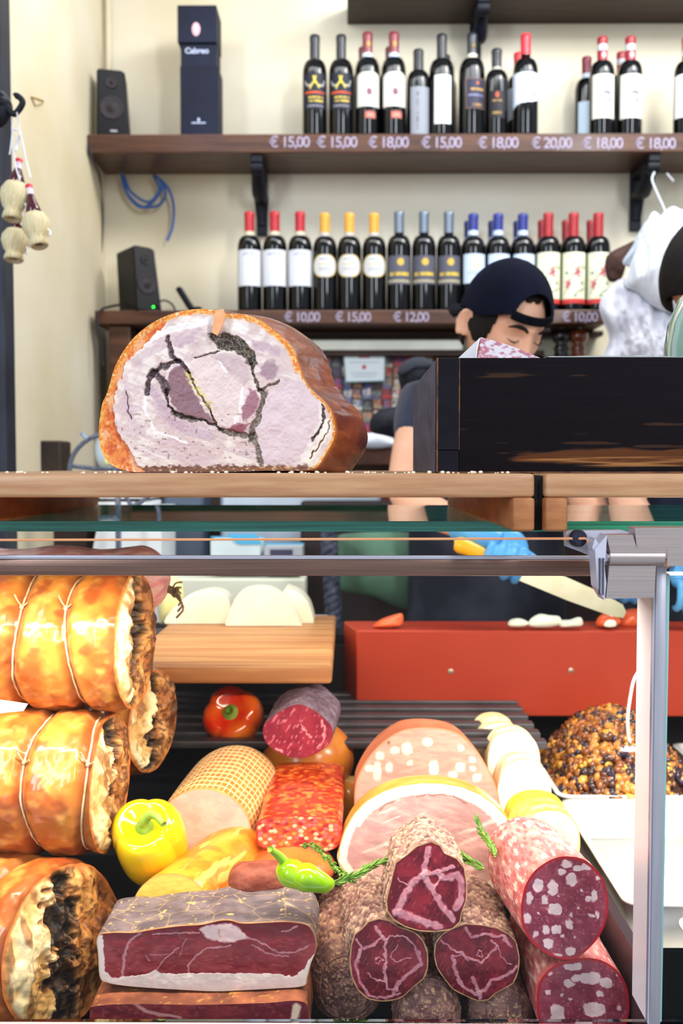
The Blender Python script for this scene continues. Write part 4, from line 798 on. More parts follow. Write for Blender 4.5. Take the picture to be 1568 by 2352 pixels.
MB().box(W(620, 1276, 2.4925), W(672, 1262, 2.4935)).build('dark_print', M('dark_print', (60, 60, 90), rough=.5), tx)
tag(MB().box(W(372, 1100, 2.7) * [1, 1, 0], W(490, 1100, 2.9), .01).build('steel_machine', M('blue_grey_steel', (90, 104, 124), (60, 66, 84), scale=6, rough=.35, metal=.4)), 'blue-grey machine body behind the counter, right of the white container', 'machine')
tag(MB().box(W(505, 1130, 2.75) * [1, 1, 0], W(870, 1130, 2.95), .01).build('steel_cabinet', M('pale_blue_steel', (176, 194, 212), (150, 160, 176), scale=4, rough=.3, metal=.3)), 'pale steel surface seen under the beech board in the middle', 'worktop')
tag(MB().box(W(874, 1236, 2.76), W(945, 1120, 2.9), .004).build('brown_crate', M('red_brown_plastic', (96, 44, 34), rough=.5)), 'reddish brown block seen under the beech board beside the bare arm', 'block')
tag(MB().box(W(-60, 1500, 2.6), W(232, 1092, 2.75), .01).build('dark_cupboard', M('dark_cupboard', (46, 34, 34), (66, 50, 46), scale=6, rough=.5)), 'dark cupboard behind the case at the left edge', 'cupboard')
tag(MB().box(W(690, 1560, 2.68), W(1600, 1150, 2.72), .01).build('back_cupboard', M('dark_red_brown', (52, 30, 30), (30, 22, 26), scale=5, rough=.5)), 'dark reddish cupboard behind the person in the black cap', 'cupboard')
tgn = pillow('green_crate', [(770, 1240), (800, 1225), (930, 1222), (990, 1240), (985, 1330), (940, 1398), (860, 1372), (780, 1352), (762, 1300)], 2.45, .05, M('faded_green_cloth', (96, 136, 112), (56, 76, 66), scale=7, rough=.7, lo=.35, hi=.7)); tag(tgn, 'faded green sack behind the red board, left of the apron', 'sack')
# dark braided strap hanging beside the cheeses
br = MB()
for s_ in (0, 1, 2):
    tt = np.linspace(0, 1, 90); y_ = 1200 + tt * 350; x_ = 752 + tt * 24 + 10 * np.sin(tt * 44 + s_ * 2.09); P = W(x_, y_, 2.3); P[:, 1] = 2.3 + .012 * np.cos(tt * 44 + s_ * 2.09); br.tube(P, .011, 8)
tag(br.build('braided_strap', M('navy_grey_braid', (38, 42, 58), (84, 90, 110), scale=50, rough=.7), smooth=True), 'dark braided strap hanging behind the case between cheese and red board', 'strap')
tag(MB().box(W(712, 1440, 2.2), W(752, 1412, 2.25), .002).build('small_packet', M('pink_white_packet', (226, 206, 210), rough=.5)), 'small pale packet right of the white cheeses', 'packet')
# tomatoes and mozzarella on the red board
zt2 = zr1
def lump(name, label, outline, d, th, m, cat, fold=.004, seed=1, group=None, **k): return tag(pillow(name, outline, d, th, m, fold=fold, seed=seed, n=60, nr=16, **k), label, cat, group)
m_tom = M('cut_tomato', (226, 84, 40), (240, 120, 70), scale=30, rough=.25, coat=.4)
lump('tomato_slice', 'wedge of tomato lying on the left end of the red board', [(856, 1438), (872, 1424), (905, 1412), (924, 1410), (924, 1434), (905, 1440), (875, 1442)], 1.90, .02, m_tom, 'tomato')
m_moz = M('mozzarella', (240, 244, 232), (224, 226, 206), scale=20, rough=.4)
for i, (o_, l_) in enumerate((([(1166, 1434), (1172, 1424), (1190, 1420), (1206, 1424), (1214, 1432), (1200, 1439), (1175, 1439)], 'leftmost piece of mozzarella on the red board'),
        ([(1212, 1434), (1220, 1420), (1240, 1410), (1262, 1413), (1284, 1416), (1288, 1432), (1262, 1440), (1225, 1440)], 'biggest middle piece of mozzarella on the red board'),
        ([(1286, 1426), (1310, 1424), (1333, 1418), (1336, 1436), (1300, 1440), (1284, 1438)], 'rightmost piece of mozzarella on the red board'))):
    lump('mozzarella_piece', l_, o_, 1.88, .018, m_moz, 'mozzarella', seed=i, group='mozzarella pieces on the red board')
lump('tomato_slice', 'cut tomato under the tip of the knife by the post', [(1368, 1432), (1376, 1416), (1396, 1406), (1416, 1412), (1424, 1430), (1404, 1439), (1378, 1440)], 1.90, .02, m_tom, 'tomato')
lump('tomato_slice', 'red tomato slices against the post, right of the knife tip', [(1424, 1438), (1426, 1410), (1446, 1398), (1470, 1402), (1478, 1436)], 1.93, .02, m_tom, 'tomato')
lump('mozzarella_piece', 'small pale piece in front of the tomato at the knife tip', [(1386, 1436), (1396, 1424), (1412, 1426), (1414, 1438), (1396, 1441)], 1.87, .008, m_moz, 'mozzarella')
# cheeses on the beech board
m_chs = M('white_cheese', (244, 242, 226), (234, 230, 204), scale=14, rough=.45, bump=.25, bscale=60)
def wheel_piece(label, outline, d, depth, bev=.006):
    P = W(*np.array(smooth_loop(outline, 70)).T, d); P[:, 2] = np.maximum(P[:, 2], zt_ + .0005)
    o = MB().prism(P, (0, depth, 0)).build('cheese_piece', m_chs, angle=30); b_ = o.modifiers.new('b', 'BEVEL'); b_.width = bev; b_.segments = 3; b_.limit_method = 'ANGLE'; return tag(o, label, 'cheese', 'white cheeses on the wooden board')
wheel_piece('flat-topped half cheese with its cut side facing forward', [(519, 1440), (522, 1418), (532, 1390), (550, 1362), (570, 1350), (600, 1347), (630, 1353), (655, 1372), (675, 1400), (690, 1438), (690, 1442), (640, 1443), (560, 1442)], 1.95, .03)
wheel_piece('rounded cheese half hidden behind the flat-topped one', [(640, 1440), (650, 1360), (670, 1356), (695, 1370), (712, 1396), (720, 1436), (700, 1440)], 1.985, .08, .012)
wheel_piece('low domed white cheese at the left of the wooden board', [(380, 1436), (395, 1400), (425, 1374), (455, 1362), (490, 1358), (520, 1372), (530, 1410), (530, 1436), (470, 1439)], 1.97, .07, .014)
lump('yellow_cheese', 'pale yellow round cheese behind the smoked sausage end', [(372, 1432), (365, 1390), (372, 1340), (392, 1326), (416, 1336), (420, 1380), (400, 1420), (385, 1434)], 2.05, .04, M('pale_yellow_cheese', (238, 228, 160), rough=.5), 'cheese')
# ================================================================ MEATS, CHEESES, VEGETABLES
m_cut = M('moist_cut_meat', attr=True, rough=0.33, coat=0.25, bump=0.12, bscale=160, sss=0.08, attr_var=.10, scale=90)
m_cutm = M('matt_cut_meat', attr=True, rough=0.5, coat=0.05, bump=0.15, bscale=120, sss=0.10, attr_var=.05, scale=70)
m_case_ = M('dry_casing', attr=True, rough=0.6, bump=0.5, bscale=110, attr_var=.22, scale=60)
m_gloss = M('glossy_roast_skin', attr=True, rough=0.28, coat=0.5, bump=0.25, bscale=45, attr_var=.14, scale=26)
def sq(t0, t): return np.sqrt(np.clip(1 - (np.clip((t - t0) / (1 - t0), 0, 1)) ** 2, 0.0004, 1))
def slog(name, label, cat, outline, d, axis, L, face_fn, skin_fn, mface=m_cut, mskin=m_case_, zmin=None, n=(0, -1, 0), nf=90, na=220, nl=60, prof=None, group=None, t0=.7, face_name='cut_face', skin_name='casing', shrink=0.0):
    O = smooth_loop(outline, na); c = O.mean(0); p0 = W(c[0], c[1], d)
    nn = np.array(n, float); nn /= np.linalg.norm(nn)
    t = thing(name, label, cat, WP(O[:, 0], O[:, 1], p0, nn).mean(0) - np.array([0, 0, .0]), group)
    r = np.linspace(0, 1, nf) ** .75; PX = c + (O[None] - c) * r[:, None, None]
    V = WP(PX[..., 0], PX[..., 1], p0, nn); C, h = face_fn(PX[..., 0], PX[..., 1], r[:, None] * np.ones((1, na)))
    h = h * (1 - r[:, None] ** 12); V = V + nn * np.asarray(h)[..., None]
    grid(face_name, V, mface, t, C.reshape(-1, 3), cv=True, flip=True)
    ring = WP(O[:, 0], O[:, 1], p0, nn); cc = ring.mean(0); ax = np.array(axis, float); ax /= np.linalg.norm(ax)
    T = np.linspace(0, 1, nl) ** 1.0; T = np.r_[T[:-1] , 1.0]; s = (prof(T) if prof is not None else 1 + 0 * T) * sq(t0, T)
    rel = ring - cc; P = cc + ax * (T[:, None, None] * L) + rel[None] * s[:, None, None]
    TT = T[:, None] * np.ones((1, na)); AA = np.linspace(0, 1, na, endpoint=False)[None] * np.ones((nl, 1))
    C2, dsp = skin_fn(TT, AA, P); rn = rel / (np.linalg.norm(rel, axis=1)[:, None] + 1e-9)
    P = P + rn[None] * (np.asarray(dsp) * ss(0, .04, TT) * (s > .05)[:, None])[..., None]
    if zmin is not None: P[..., 2] = np.maximum(P[..., 2], zmin); V[..., 2] = np.maximum(V[..., 2], zmin)
    grid(skin_name, P, mskin, t, C2.reshape(-1, 3), cv=True)
    return t
def zpx(X, Y, k, x0, y0): return [(x0 + a / k, y0 + b / k) for a, b in zip(X, Y)]
def zp(pts, k, x0, y0): return [(x0 + a / k, y0 + b / k) for a, b in pts]
def line(x, y, pts, w): 
    d, _ = pldist(x, y, pts); return ss(w, w * .45, d)
def casing_fn(c1, c2, c3_, seed, amp=.0022, fs=(90, 60), net=False, ringn=0):
    def f(T, A, P):
        a = A * 2 * np.pi; n1 = fbm(np.cos(a) * 5 + 9, np.sin(a) * 5, T * 12, 4, seed); n2 = fbm(np.cos(a) * 13, np.sin(a) * 13, T * 34, 4, seed + 5)
        C = mix(c3(*c1), c3(*c2), ss(.35, .65, n1)); C = mix(C, c3(*c3_), ss(.5, .68, n2) * .8); C = C * (1 - .30 * ss(.46, .32, n2))[..., None]
        dsp = (n2 - .5) * amp * 2 + (n1 - .5) * amp
        if ringn:
            k = (np.abs(((T * ringn) + .5 * n1) % 1 - .5) < .07) | (np.abs(((A * 26) + .4 * n1) % 1 - .5) < .06)
            C = mix(C, c3(196, 172, 140), k * .3); dsp = dsp - k * .0012
        return C, dsp
    return f
def plain_skin(c1, c2, seed, amp=.0006, s=.5):
    def f(T, A, P):
        a = A * 2 * np.pi; n1 = fbm(np.cos(a) * 3 + 5, np.sin(a) * 3, T * 4, 4, seed); return mix(c3(*c1), c3(*c2), ss(.3, .7, n1)), (n1 - .5) * amp * 2
    return f
# ---------------------------------------------------------------- the big porchetta on the counter
def porchetta_face(px, py, r):
    X = (px - 180) * 2.24; Y = (py - 680) * 2.24; nz = fbm(X / 60, Y / 60, 0, 4, 3); fn = fbm(X / 14, Y / 14, 0, 3, 9); wx = X + (fbm(X / 25, Y / 25, 0, 3, 21) - .5) * 26; wy = Y + (fbm(X / 25, Y / 25, 7, 3, 22) - .5) * 26
    C = mix(c3(214, 190, 186), c3(232, 218, 210), ss(.35, .65, nz)); H = (nz - .5) * .003
    sw = fbm((X + Y * .2) / 130, (Y - X * .35) / 26, 0, 4, 5); C = mix(C, c3(206, 180, 184), ss(.5, .72, sw) * .7)
    def poly(P, col, soft=8, k=1.0):
        nonlocal C
        C = mix(C, c3(*col), ss(soft, -soft, sdf(wx, wy, P)) * k)
    L1 = lambda P, w: line(wx, wy, P, w)
    # mauve muscle on the left and above
    C = mix(C, c3(196, 168, 178), L1([(365, 480), (420, 540), (450, 620), (540, 690), (680, 715)], 34) * .85)
    C = mix(C, c3(202, 178, 186), L1([(250, 480), (245, 560), (270, 640), (330, 700)], 26) * .7)
    C = mix(C, c3(205, 180, 184), L1([(300, 330), (360, 290), (420, 260), (520, 210), (600, 190)], 30) * .7)
    poly([(500, 210), (600, 190), (590, 240), (520, 270), (490, 260)], (200, 172, 180)); poly([(890, 230), (960, 235), (1040, 280), (1030, 310), (940, 280), (895, 262)], (198, 172, 180))
    poly([(935, 370), (960, 335), (1010, 332), (1035, 365), (1020, 410), (970, 430), (940, 410)], (172, 142, 152))
    poly([(570, 340), (640, 300), (740, 288), (850, 310), (885, 370), (890, 430), (920, 500), (920, 600), (850, 640), (760, 670), (700, 640), (650, 520), (600, 420)], (226, 204, 200))
    poly([(680, 300), (800, 296), (870, 340), (884, 430), (860, 460), (800, 400), (720, 350)], (200, 176, 178), 14, .85)
    poly([(880, 480), (915, 480), (926, 540), (910, 600), (850, 640), (836, 600), (860, 540)], (166, 116, 130))
    poly([(760, 690), (820, 655), (880, 655), (850, 700), (800, 712)], (150, 84, 96))
    poly([(470, 380), (520, 360), (560, 400), (600, 500), (650, 590), (705, 650), (620, 640), (520, 600), (482, 560), (462, 450)], (142, 106, 114), 4)
    poly([(960, 510), (1040, 440), (1130, 430), (1200, 480), (1245, 560), (1240, 660), (1190, 760), (1120, 860), (960, 860), (920, 780), (930, 600)], (218, 196, 200), 5)
    C = mix(C, c3(232, 222, 216), L1([(1250, 560), (1252, 650), (1190, 760), (1150, 860)], 20) * .9); C = mix(C, c3(238, 232, 218), L1([(1290, 640), (1250, 740), (1180, 850)], 22) * .9)
    # fat rays
    for P, w in (([(850, 470), (840, 520), (830, 600), (800, 650)], 12), ([(720, 340), (760, 390)], 10), ([(350, 480), (340, 600), (400, 700), (560, 760)], 10), ([(260, 300), (320, 250), (420, 190), (560, 150), (680, 130), (860, 170)], 26)):
        C = mix(C, c3(244, 238, 236), L1(P, w) * .8)
    # dark seams
    for P, w, col in (([(460, 215), (468, 280), (500, 325), (560, 385)], 15, (48, 26, 36)), ([(505, 335), (440, 360), (395, 385), (362, 425), (352, 500)], 17, (52, 34, 38)), ([(385, 395), (440, 440), (455, 490)], 24, (58, 40, 44)),
            ([(455, 480), (456, 560), (500, 606), (600, 628), (700, 658), (735, 690)], 9, (54, 40, 36)), ([(560, 385), (590, 440), (620, 500), (660, 560), (705, 650)], 7, (90, 66, 50)), ([(730, 688), (820, 715), (900, 722), (920, 780), (940, 870)], 17, (104, 92, 80)),
            ([(890, 350), (900, 420), (932, 480), (1030, 440)], 9, (98, 84, 74)), ([(935, 480), (960, 500), (940, 560), (925, 620), (895, 680), (890, 740)], 17, (100, 88, 76)), ([(480, 600), (540, 620), (600, 640)], 15, (92, 80, 70)),
            ([(1258, 555), (1262, 630), (1238, 690), (1200, 740)], 8, (40, 22, 20)), ([(1292, 640), (1280, 700), (1240, 760), (1190, 830)], 5, (110, 66, 46)), ([(248, 490), (250, 580), (272, 640)], 4, (140, 112, 112)), ([(600, 318), (690, 290), (730, 280)], 5, (120, 104, 96))):
        k = L1(P, w); spk = (fbm(X / 7, Y / 7, 0, 3, 31) - .5); C = mix(C, c3(*col) * 1.0, k * (.8 + .0 * nz)); C = np.clip(C + (k * spk * .55)[..., None], 0, 1); H = H - k * .0035
    P = [(668, 198), (760, 188), (850, 228), (900, 285), (918, 350), (900, 380), (870, 350), (850, 305), (800, 282), (720, 268), (692, 240)]
    k = ss(6, -6, sdf(wx, wy, P)); spk = fbm(X / 7, Y / 7, 0, 3, 41); C = mix(C, mix(c3(44, 34, 30), c3(122, 108, 92), ss(.4, .68, spk)), k); H = H - k * .002
    k = L1([(560, 395), (610, 470), (650, 530), (700, 590)], 24) * (fbm(X / 13, Y / 13, 0, 3, 51) > .5); C = mix(C, c3(224, 204, 132), k * .9)
    k = (vn(X / 16, Y / 16, 0, 61) > .86) * (Y > 600) * (Y < 840) * (X < 900); C = mix(C, c3(120, 90, 84), k * .5)
    # bottom crust and the roasted rim
    C = mix(C, c3(96, 54, 40), ss(868, 884, Y + (fn - .5) * 40) * .85)
    rim = [(400, 190), (330, 262), (250, 340), (202, 450), (180, 560), (182, 640), (215, 725), (250, 772), (290, 850), (340, 900)]
    dl, _ = pldist(wx, wy, rim); left = inpoly(wx, wy, rim + [(340, 1000), (0, 1000), (0, 0), (560, 0), (470, 120)])
    C = mix(C, mix(c3(206, 92, 44), c3(226, 140, 70), ss(.3, .7, fn)), left * 1.0); C = mix(C, c3(240, 210, 180), (left & (nz > .58)) * .5)
    O = np.array(PORCH); e = np.abs(sdf(px, py, PORCH)) * 2.24 + (fn - .5) * 14
    wtop = np.where(Y < 400, 34, np.where(X > 1100, 12, 26)); k = ss(wtop, wtop * .4, e); C = mix(C, mix(c3(222, 122, 36), c3(240, 180, 90), ss(.35, .7, fbm(X / 9, Y / 9, 0, 3, 71))), k * ss(905, 860, Y)); C = mix(C, c3(240, 226, 204), k * (vn(X / 8, Y / 8, 0, 81) > .8) * .8)
    H = H + (fn - .5) * .0012 - left * .004
    return C, H
PORCH = [(227, 984), (234, 930), (247, 899), (263, 845), (287, 801), (318, 765), (359, 736), (403, 718), (448, 710), (488, 712), (519, 720), (560, 722), (595, 735), (626, 757), (658, 784), (675, 810), (684, 838), (698, 872), (720, 903), (742, 922), (760, 948), (769, 984), (765, 1012), (747, 1044), (727, 1073), (700, 1081), (626, 1081), (520, 1084), (420, 1085), (336, 1085), (300, 1083), (262, 1072), (240, 1050), (229, 1019)]
def porch_skin(T, A, P):
    a = A * 2 * np.pi; n = fbm(np.cos(a) * 4, np.sin(a) * 4, T * 1.6, 4, 4); st = fbm(A * 90, T * 5, 0, 4, 6)
    C = mix(c3(164, 78, 38), c3(126, 54, 26), ss(.35, .65, n)); C = mix(C, c3(196, 106, 54), ss(.55, .75, st) * .6); C = mix(C, c3(226, 140, 60), ss(.05, .0, T)); return C, (n - .5) * .004 + (st - .5) * .001
pd = 1.10
tpor = slog('porchetta', 'big halved porchetta roast standing on the beech board, cut face forward', 'roast', PORCH, pd, (0.22, 1, 0.0), .19, porchetta_face, porch_skin, mface=m_cutm, mskin=m_gloss, nf=190, na=560, nl=70, t0=.62, prof=lambda t: 1 + .09 * np.sin(t * 2.6), skin_name='roasted_skin', zmin=ZB + .0002)
sh = W([494, 512, 518, 509, 499, 487], [713, 709, 724, 752, 771, 764], pd - .012)
o = MB().prism(sh, (0, .004, 0)).build('crackling_shard', M('orange_fat', (240, 176, 130), (226, 150, 96), scale=60, rough=.35, coat=.3), tpor, angle=30)
# settle the round roast on the board
# ---------------------------------------------------------------- tied roasts on the left
def roast(label, end_px, d, axis, R, L, strings, seed, charc=1.0, squash=(1, 1), face_tilt=(0, 0), flap=True, bright=0.0, facecols=None):
    ax = np.array(axis, float); ax /= np.linalg.norm(ax); e = W(end_px[0], end_px[1], d)
    up = np.array([0, 0, 1.]); up = up - ax * (up @ ax); up /= np.linalg.norm(up); sd = np.cross(ax, up)  # sd points to the camera side when ax = +x
    nl, na = 170, 260; T = np.linspace(0, L, nl); A = np.linspace(0, 2 * np.pi, na, endpoint=False); TT, AA = np.meshgrid(T, A, indexing='ij')
    t = thing('tied_roast', label, 'roast', e - ax * L * .5 - up * R * squash[1], 'tied roasts stacked at the left')
    n1 = fbm(np.cos(AA) * 2.2 + seed, np.sin(AA) * 2.2, TT * 18, 4, seed); n2 = fbm(np.cos(AA) * 7 + seed, np.sin(AA) * 7, TT * 60, 4, seed + 3)
    pinch = np.zeros_like(TT); 
    for s in strings: pinch += np.exp(-((TT - s + .006 * np.sin(AA * 2 + s * 50)) / .0075) ** 2)
    rad = R * (1 + .10 * (n1 - .5)) * (1 - .115 * pinch) + .0025 * (n2 - .5); rad *= 1 - .06 * ss(.022, 0, TT)
    if flap: rad += .010 * ss(.02, .0, np.abs(AA - 5.05) - .0) * 0
    P = e - ax * TT[..., None] + (sd * squash[0] * np.cos(AA)[..., None] + up * squash[1] * np.sin(AA)[..., None]) * rad[..., None]
    C = mix(c3(212, 134, 56), c3(178, 92, 40), ss(.38, .62, n1)); C = mix(C, c3(236, 184, 104), ss(.5, .72, n2) * .55); C = mix(C, c3(150, 70, 34), ss(.60, .75, fbm(np.cos(AA) * 4, np.sin(AA) * 4, TT * 30, 3, seed + 9)) * .7)
    C = mix(C, c3(120, 56, 34), np.clip(pinch, 0, 1) * .6); C = mix(C, c3(110, 58, 34), ss(.012, 0, TT) * .5)
    grid('roasted_skin', P, m_gloss, t, C.reshape(-1, 3), cv=True, flip=True)
    # burnt, ragged end
    r = np.linspace(0, 1, 90); RR, A2 = np.meshgrid(r, A, indexing='ij'); rad0 = rad[0][None]; u = RR * np.cos(A2) * squash[0]; v = RR * np.sin(A2) * squash[1]
    f1 = fbm(u * 6 + seed, v * 6, 0, 5, seed + 20); f2 = fbm(u * 16 + seed, v * 16, 3, 4, seed + 21); f3 = fbm(u * 9 + v * 3, v * 3 - u * 4 + seed, 5, 4, seed + 22)
    uu = u + (f1 - .5) * .55 + v * .10; st = fbm(u * 9 + seed, v * 2.2, 4, 4, seed + 30); lum = fbm(u * 4 + seed, v * 2.6, 2, 3, seed + 31)
    C = mix(c3(166, 104, 54), c3(206, 150, 84), ss(.35, .65, st)); C = mix(C, c3(96, 56, 34), ss(.52, .64, f2) * .75)
    fat = ss(.30, .42, uu) * ss(1.0, .94, RR); C = mix(C, mix(c3(214, 172, 108), c3(240, 224, 178), ss(.35, .6, lum)), fat); C = mix(C, c3(150, 100, 60), fat * ss(.56, .66, st) * .8)
    char = ss(.34, .22, uu) * ss(-.16, .0, uu) * ss(1.0, .84, RR) * charc; C = mix(C, mix(c3(32, 24, 20), c3(84, 60, 42), ss(.4, .72, f2)), np.clip(char * 1.3, 0, 1))
    rgt = ss(-.45, -.65, uu); C = mix(C, c3(84, 50, 32), rgt * ss(.42, .58, lum) * .85); C = mix(C, c3(204, 116, 54), ss(.95, .99, RR))
    H = (lum - .5) * .028 + (st - .5) * .010 + (f2 - .5) * .004 - char * .014 + fat * .006; H = H * (1 - RR ** 10) - .004 * (1 - RR ** 6)
    Pf = e + (sd * squash[0] * np.cos(A2)[..., None] + up * squash[1] * np.sin(A2)[..., None]) * (RR * rad0)[..., None] + (ax)[None, None] * (H + .010 * (1 - RR ** 3))[..., None]
    Pf += (sd * face_tilt[0] + up * face_tilt[1]) * 0
    grid('charred_end', Pf, m_rag, t, C.reshape(-1, 3), cv=True)
    for s in strings:
        a = np.linspace(0, 2 * np.pi, 90); sk = s - .006 * np.sin(a * 2 + s * 50); ii = np.clip((sk / L * (nl - 1)).astype(int), 0, nl - 1); jj = (a / (2 * np.pi) * na).astype(int) % na
        Q = e - ax * sk[:, None] + (sd * squash[0] * np.cos(a)[:, None] + up * squash[1] * np.sin(a)[:, None]) * (rad[ii, jj] + .0007)[:, None]
        b = MB().tube(Q, .0014, 6, cap=False); k = 8 + int(seed * 3) % 4
        kn = Q[k]; b.ball(kn + sd * .0015, .0032, 8, 6); b.tube(smooth_path([kn, kn + sd * .006 + up * .008 - ax * .003, kn + sd * .009 + up * .017 - ax * .006], 8), .0011, 6); b.tube(smooth_path([kn, kn + sd * .007 + up * .003 + ax * .006, kn + sd * .010 + up * .006 + ax * .010], 8), .0011, 6)
        b.build('string', m_string, t, smooth=True)
    return t
m_string = M('butcher_string', (236, 214, 176), (214, 176, 126), scale=90, rough=.7)
m_rag = M('charred_meat', attr=True, rough=.5, coat=.08, bump=.5, bscale=90, attr_var=.22, scale=90)
roast('top tied roast of the left stack, glossy and lit brightest', (312, 1468), 1.30, (1, -.10, .0), .094, .42, (.062, .130, .215, .3), 3)
roast('middle tied roast of the left stack, under the brightest one', (254, 1795), 1.27, (1, -.08, 0), .092, .40, (.012, .080, .17, .27), 8)
roast('lowest tied roast of the left stack with its ragged end turned forward', (150, 2175), 1.17, (.86, -.50, .10), .100, .34, (.060, .15, .24), 12, charc=.9)
roast('tied roast lying behind, between the left stack and the netted ham', (352, 1655), 1.46, (1, -.30, 0), .080, .34, (.040, .11, .2), 17)
# lilac salame behind the top roast
def pink_skin(T, A, P):
    a = A * 2 * np.pi; n = fbm(np.cos(a) * 6, np.sin(a) * 6, T * 24, 4, 5); C = mix(c3(220, 146, 146), c3(238, 192, 186), ss(.4, .6, n)); return C, (n - .5) * .002 + .003 * np.sin(T * 26)
def log_x(name, label, cat, pe, d, R, L, skin, mat, rb=.03, ax=(1, 0, 0), group=None, extra=None, nl=110, na=90):
    e = W(pe[0], pe[1], d); ax = np.array(ax, float); ax /= np.linalg.norm(ax); up = np.array([0, 0, 1.]); up = up - ax * (up @ ax); up /= np.linalg.norm(up); sd = np.cross(ax, up)
    x = np.linspace(0, L, nl); s = np.where(x < rb, np.sqrt(np.clip(1 - ((rb - x) / rb) ** 2, .0005, 1)), 1) * np.where(x > L - rb, np.sqrt(np.clip(1 - ((x - L + rb) / rb) ** 2, .0005, 1)), 1)
    A = np.linspace(0, 2 * np.pi, na, endpoint=False); TT, AA = np.meshgrid(x / L, A / 2 / np.pi, indexing='ij')
    P0 = e - ax * (TT * L)[..., None]; a = AA * 2 * np.pi; C, ds = skin(TT, AA, P0); rr = R * s[:, None] + ds * (s[:, None] > .3)
    P = P0 + (sd * np.cos(a)[..., None] + up * np.sin(a)[..., None]) * rr[..., None]; return P, C
P, C = log_x('x', 'x', 'x', (392, 1330), 1.50, .048, .55, pink_skin, m_case_, .05)
ts = thing('salame', 'long pink salame lying behind the top tied roast, its tied end at right', 'salame', P.reshape(-1, 3).mean(0) - np.array([0, 0, .048]))
grid('casing', P, m_case_, ts, C.reshape(-1, 3), cv=True, flip=True)
b = MB(); p0 = W(386, 1345, 1.5)
b.tube(smooth_path([p0 - np.array([.01, 0, 0]), p0 + np.array([.004, -.004, -.006]), p0 + np.array([.014, -.006, -.010])], 8), [.010, .008, .007, .006, .006, .006, .008, .009], 8)
for k in range(7): b.tube(smooth_path([p0 + np.array([.006, -.004, -.008]), p0 + np.array([.012 + .002 * k, -.006, .004 - .006 * k]), p0 + np.array([.022 - .0015 * k, -.006 + .002 * (k % 3), .006 - .009 * k])], 8), .0016, 5)
b.build('tied_end', M('greyish_tie', (150, 128, 96), (90, 72, 56), scale=80, rough=.8), ts, smooth=True)
# ---------------------------------------------------------------- netted ham roll
def net_skin(T, A, P):
    n = fbm(A * 30, T * 20, 0, 3, 4); C = mix(c3(196, 120, 48), c3(212, 142, 66), ss(.3, .7, n))
    ga = np.abs((A * 54) % 1 - .5); gt = np.abs((T * 17 + .15 * np.sin(A * 60)) % 1 - .5); k = np.maximum(ss(.36, .44, ga), ss(.36, .44, gt))
    C = mix(C, c3(240, 218, 176), k * .9); C = mix(C, c3(226, 150, 90), ss(.03, 0, T)); return C, k * .0009 - (1 - k) * .0 + (.5 - ga) * .0006
def pink_face(c1, c2, seed):
    def f(px, py, r):
        n = fbm(px / 40, py / 26, 0, 4, seed); C = mix(c3(*c1), c3(*c2), ss(.35, .65, n)); C = mix(C, c3(226, 160, 110), ss(.965, 1, r)); return C, (n - .5) * .0012
    return f
oval = lambda cx, cy, rx, ry, k=2.0, rot=0, n=28: [(cx + rx * np.sign(math.cos(a)) * abs(math.cos(a)) ** (2 / k) * math.cos(rot) - ry * np.sign(math.sin(a)) * abs(math.sin(a)) ** (2 / k) * math.sin(rot), cy + rx * np.sign(math.cos(a)) * abs(math.cos(a)) ** (2 / k) * math.sin(rot) + ry * np.sign(math.sin(a)) * abs(math.sin(a)) ** (2 / k) * math.cos(rot)) for a in np.linspace(0, 2 * np.pi, n, endpoint=False)]
slog('netted_ham', 'cooked ham roll in white netting with a pale pink cut face', 'ham', oval(466, 1922, 112, 110, 2.0), 1.33, (.13, 1, .035), .25, pink_face((222, 176, 164), (212, 162, 152), 5), net_skin, mface=m_cutm, mskin=m_cutm, na=620, nl=240, nf=60, t0=.62, skin_name='netting', prof=lambda t: 1 + .06 * np.sin(t * 2.4))
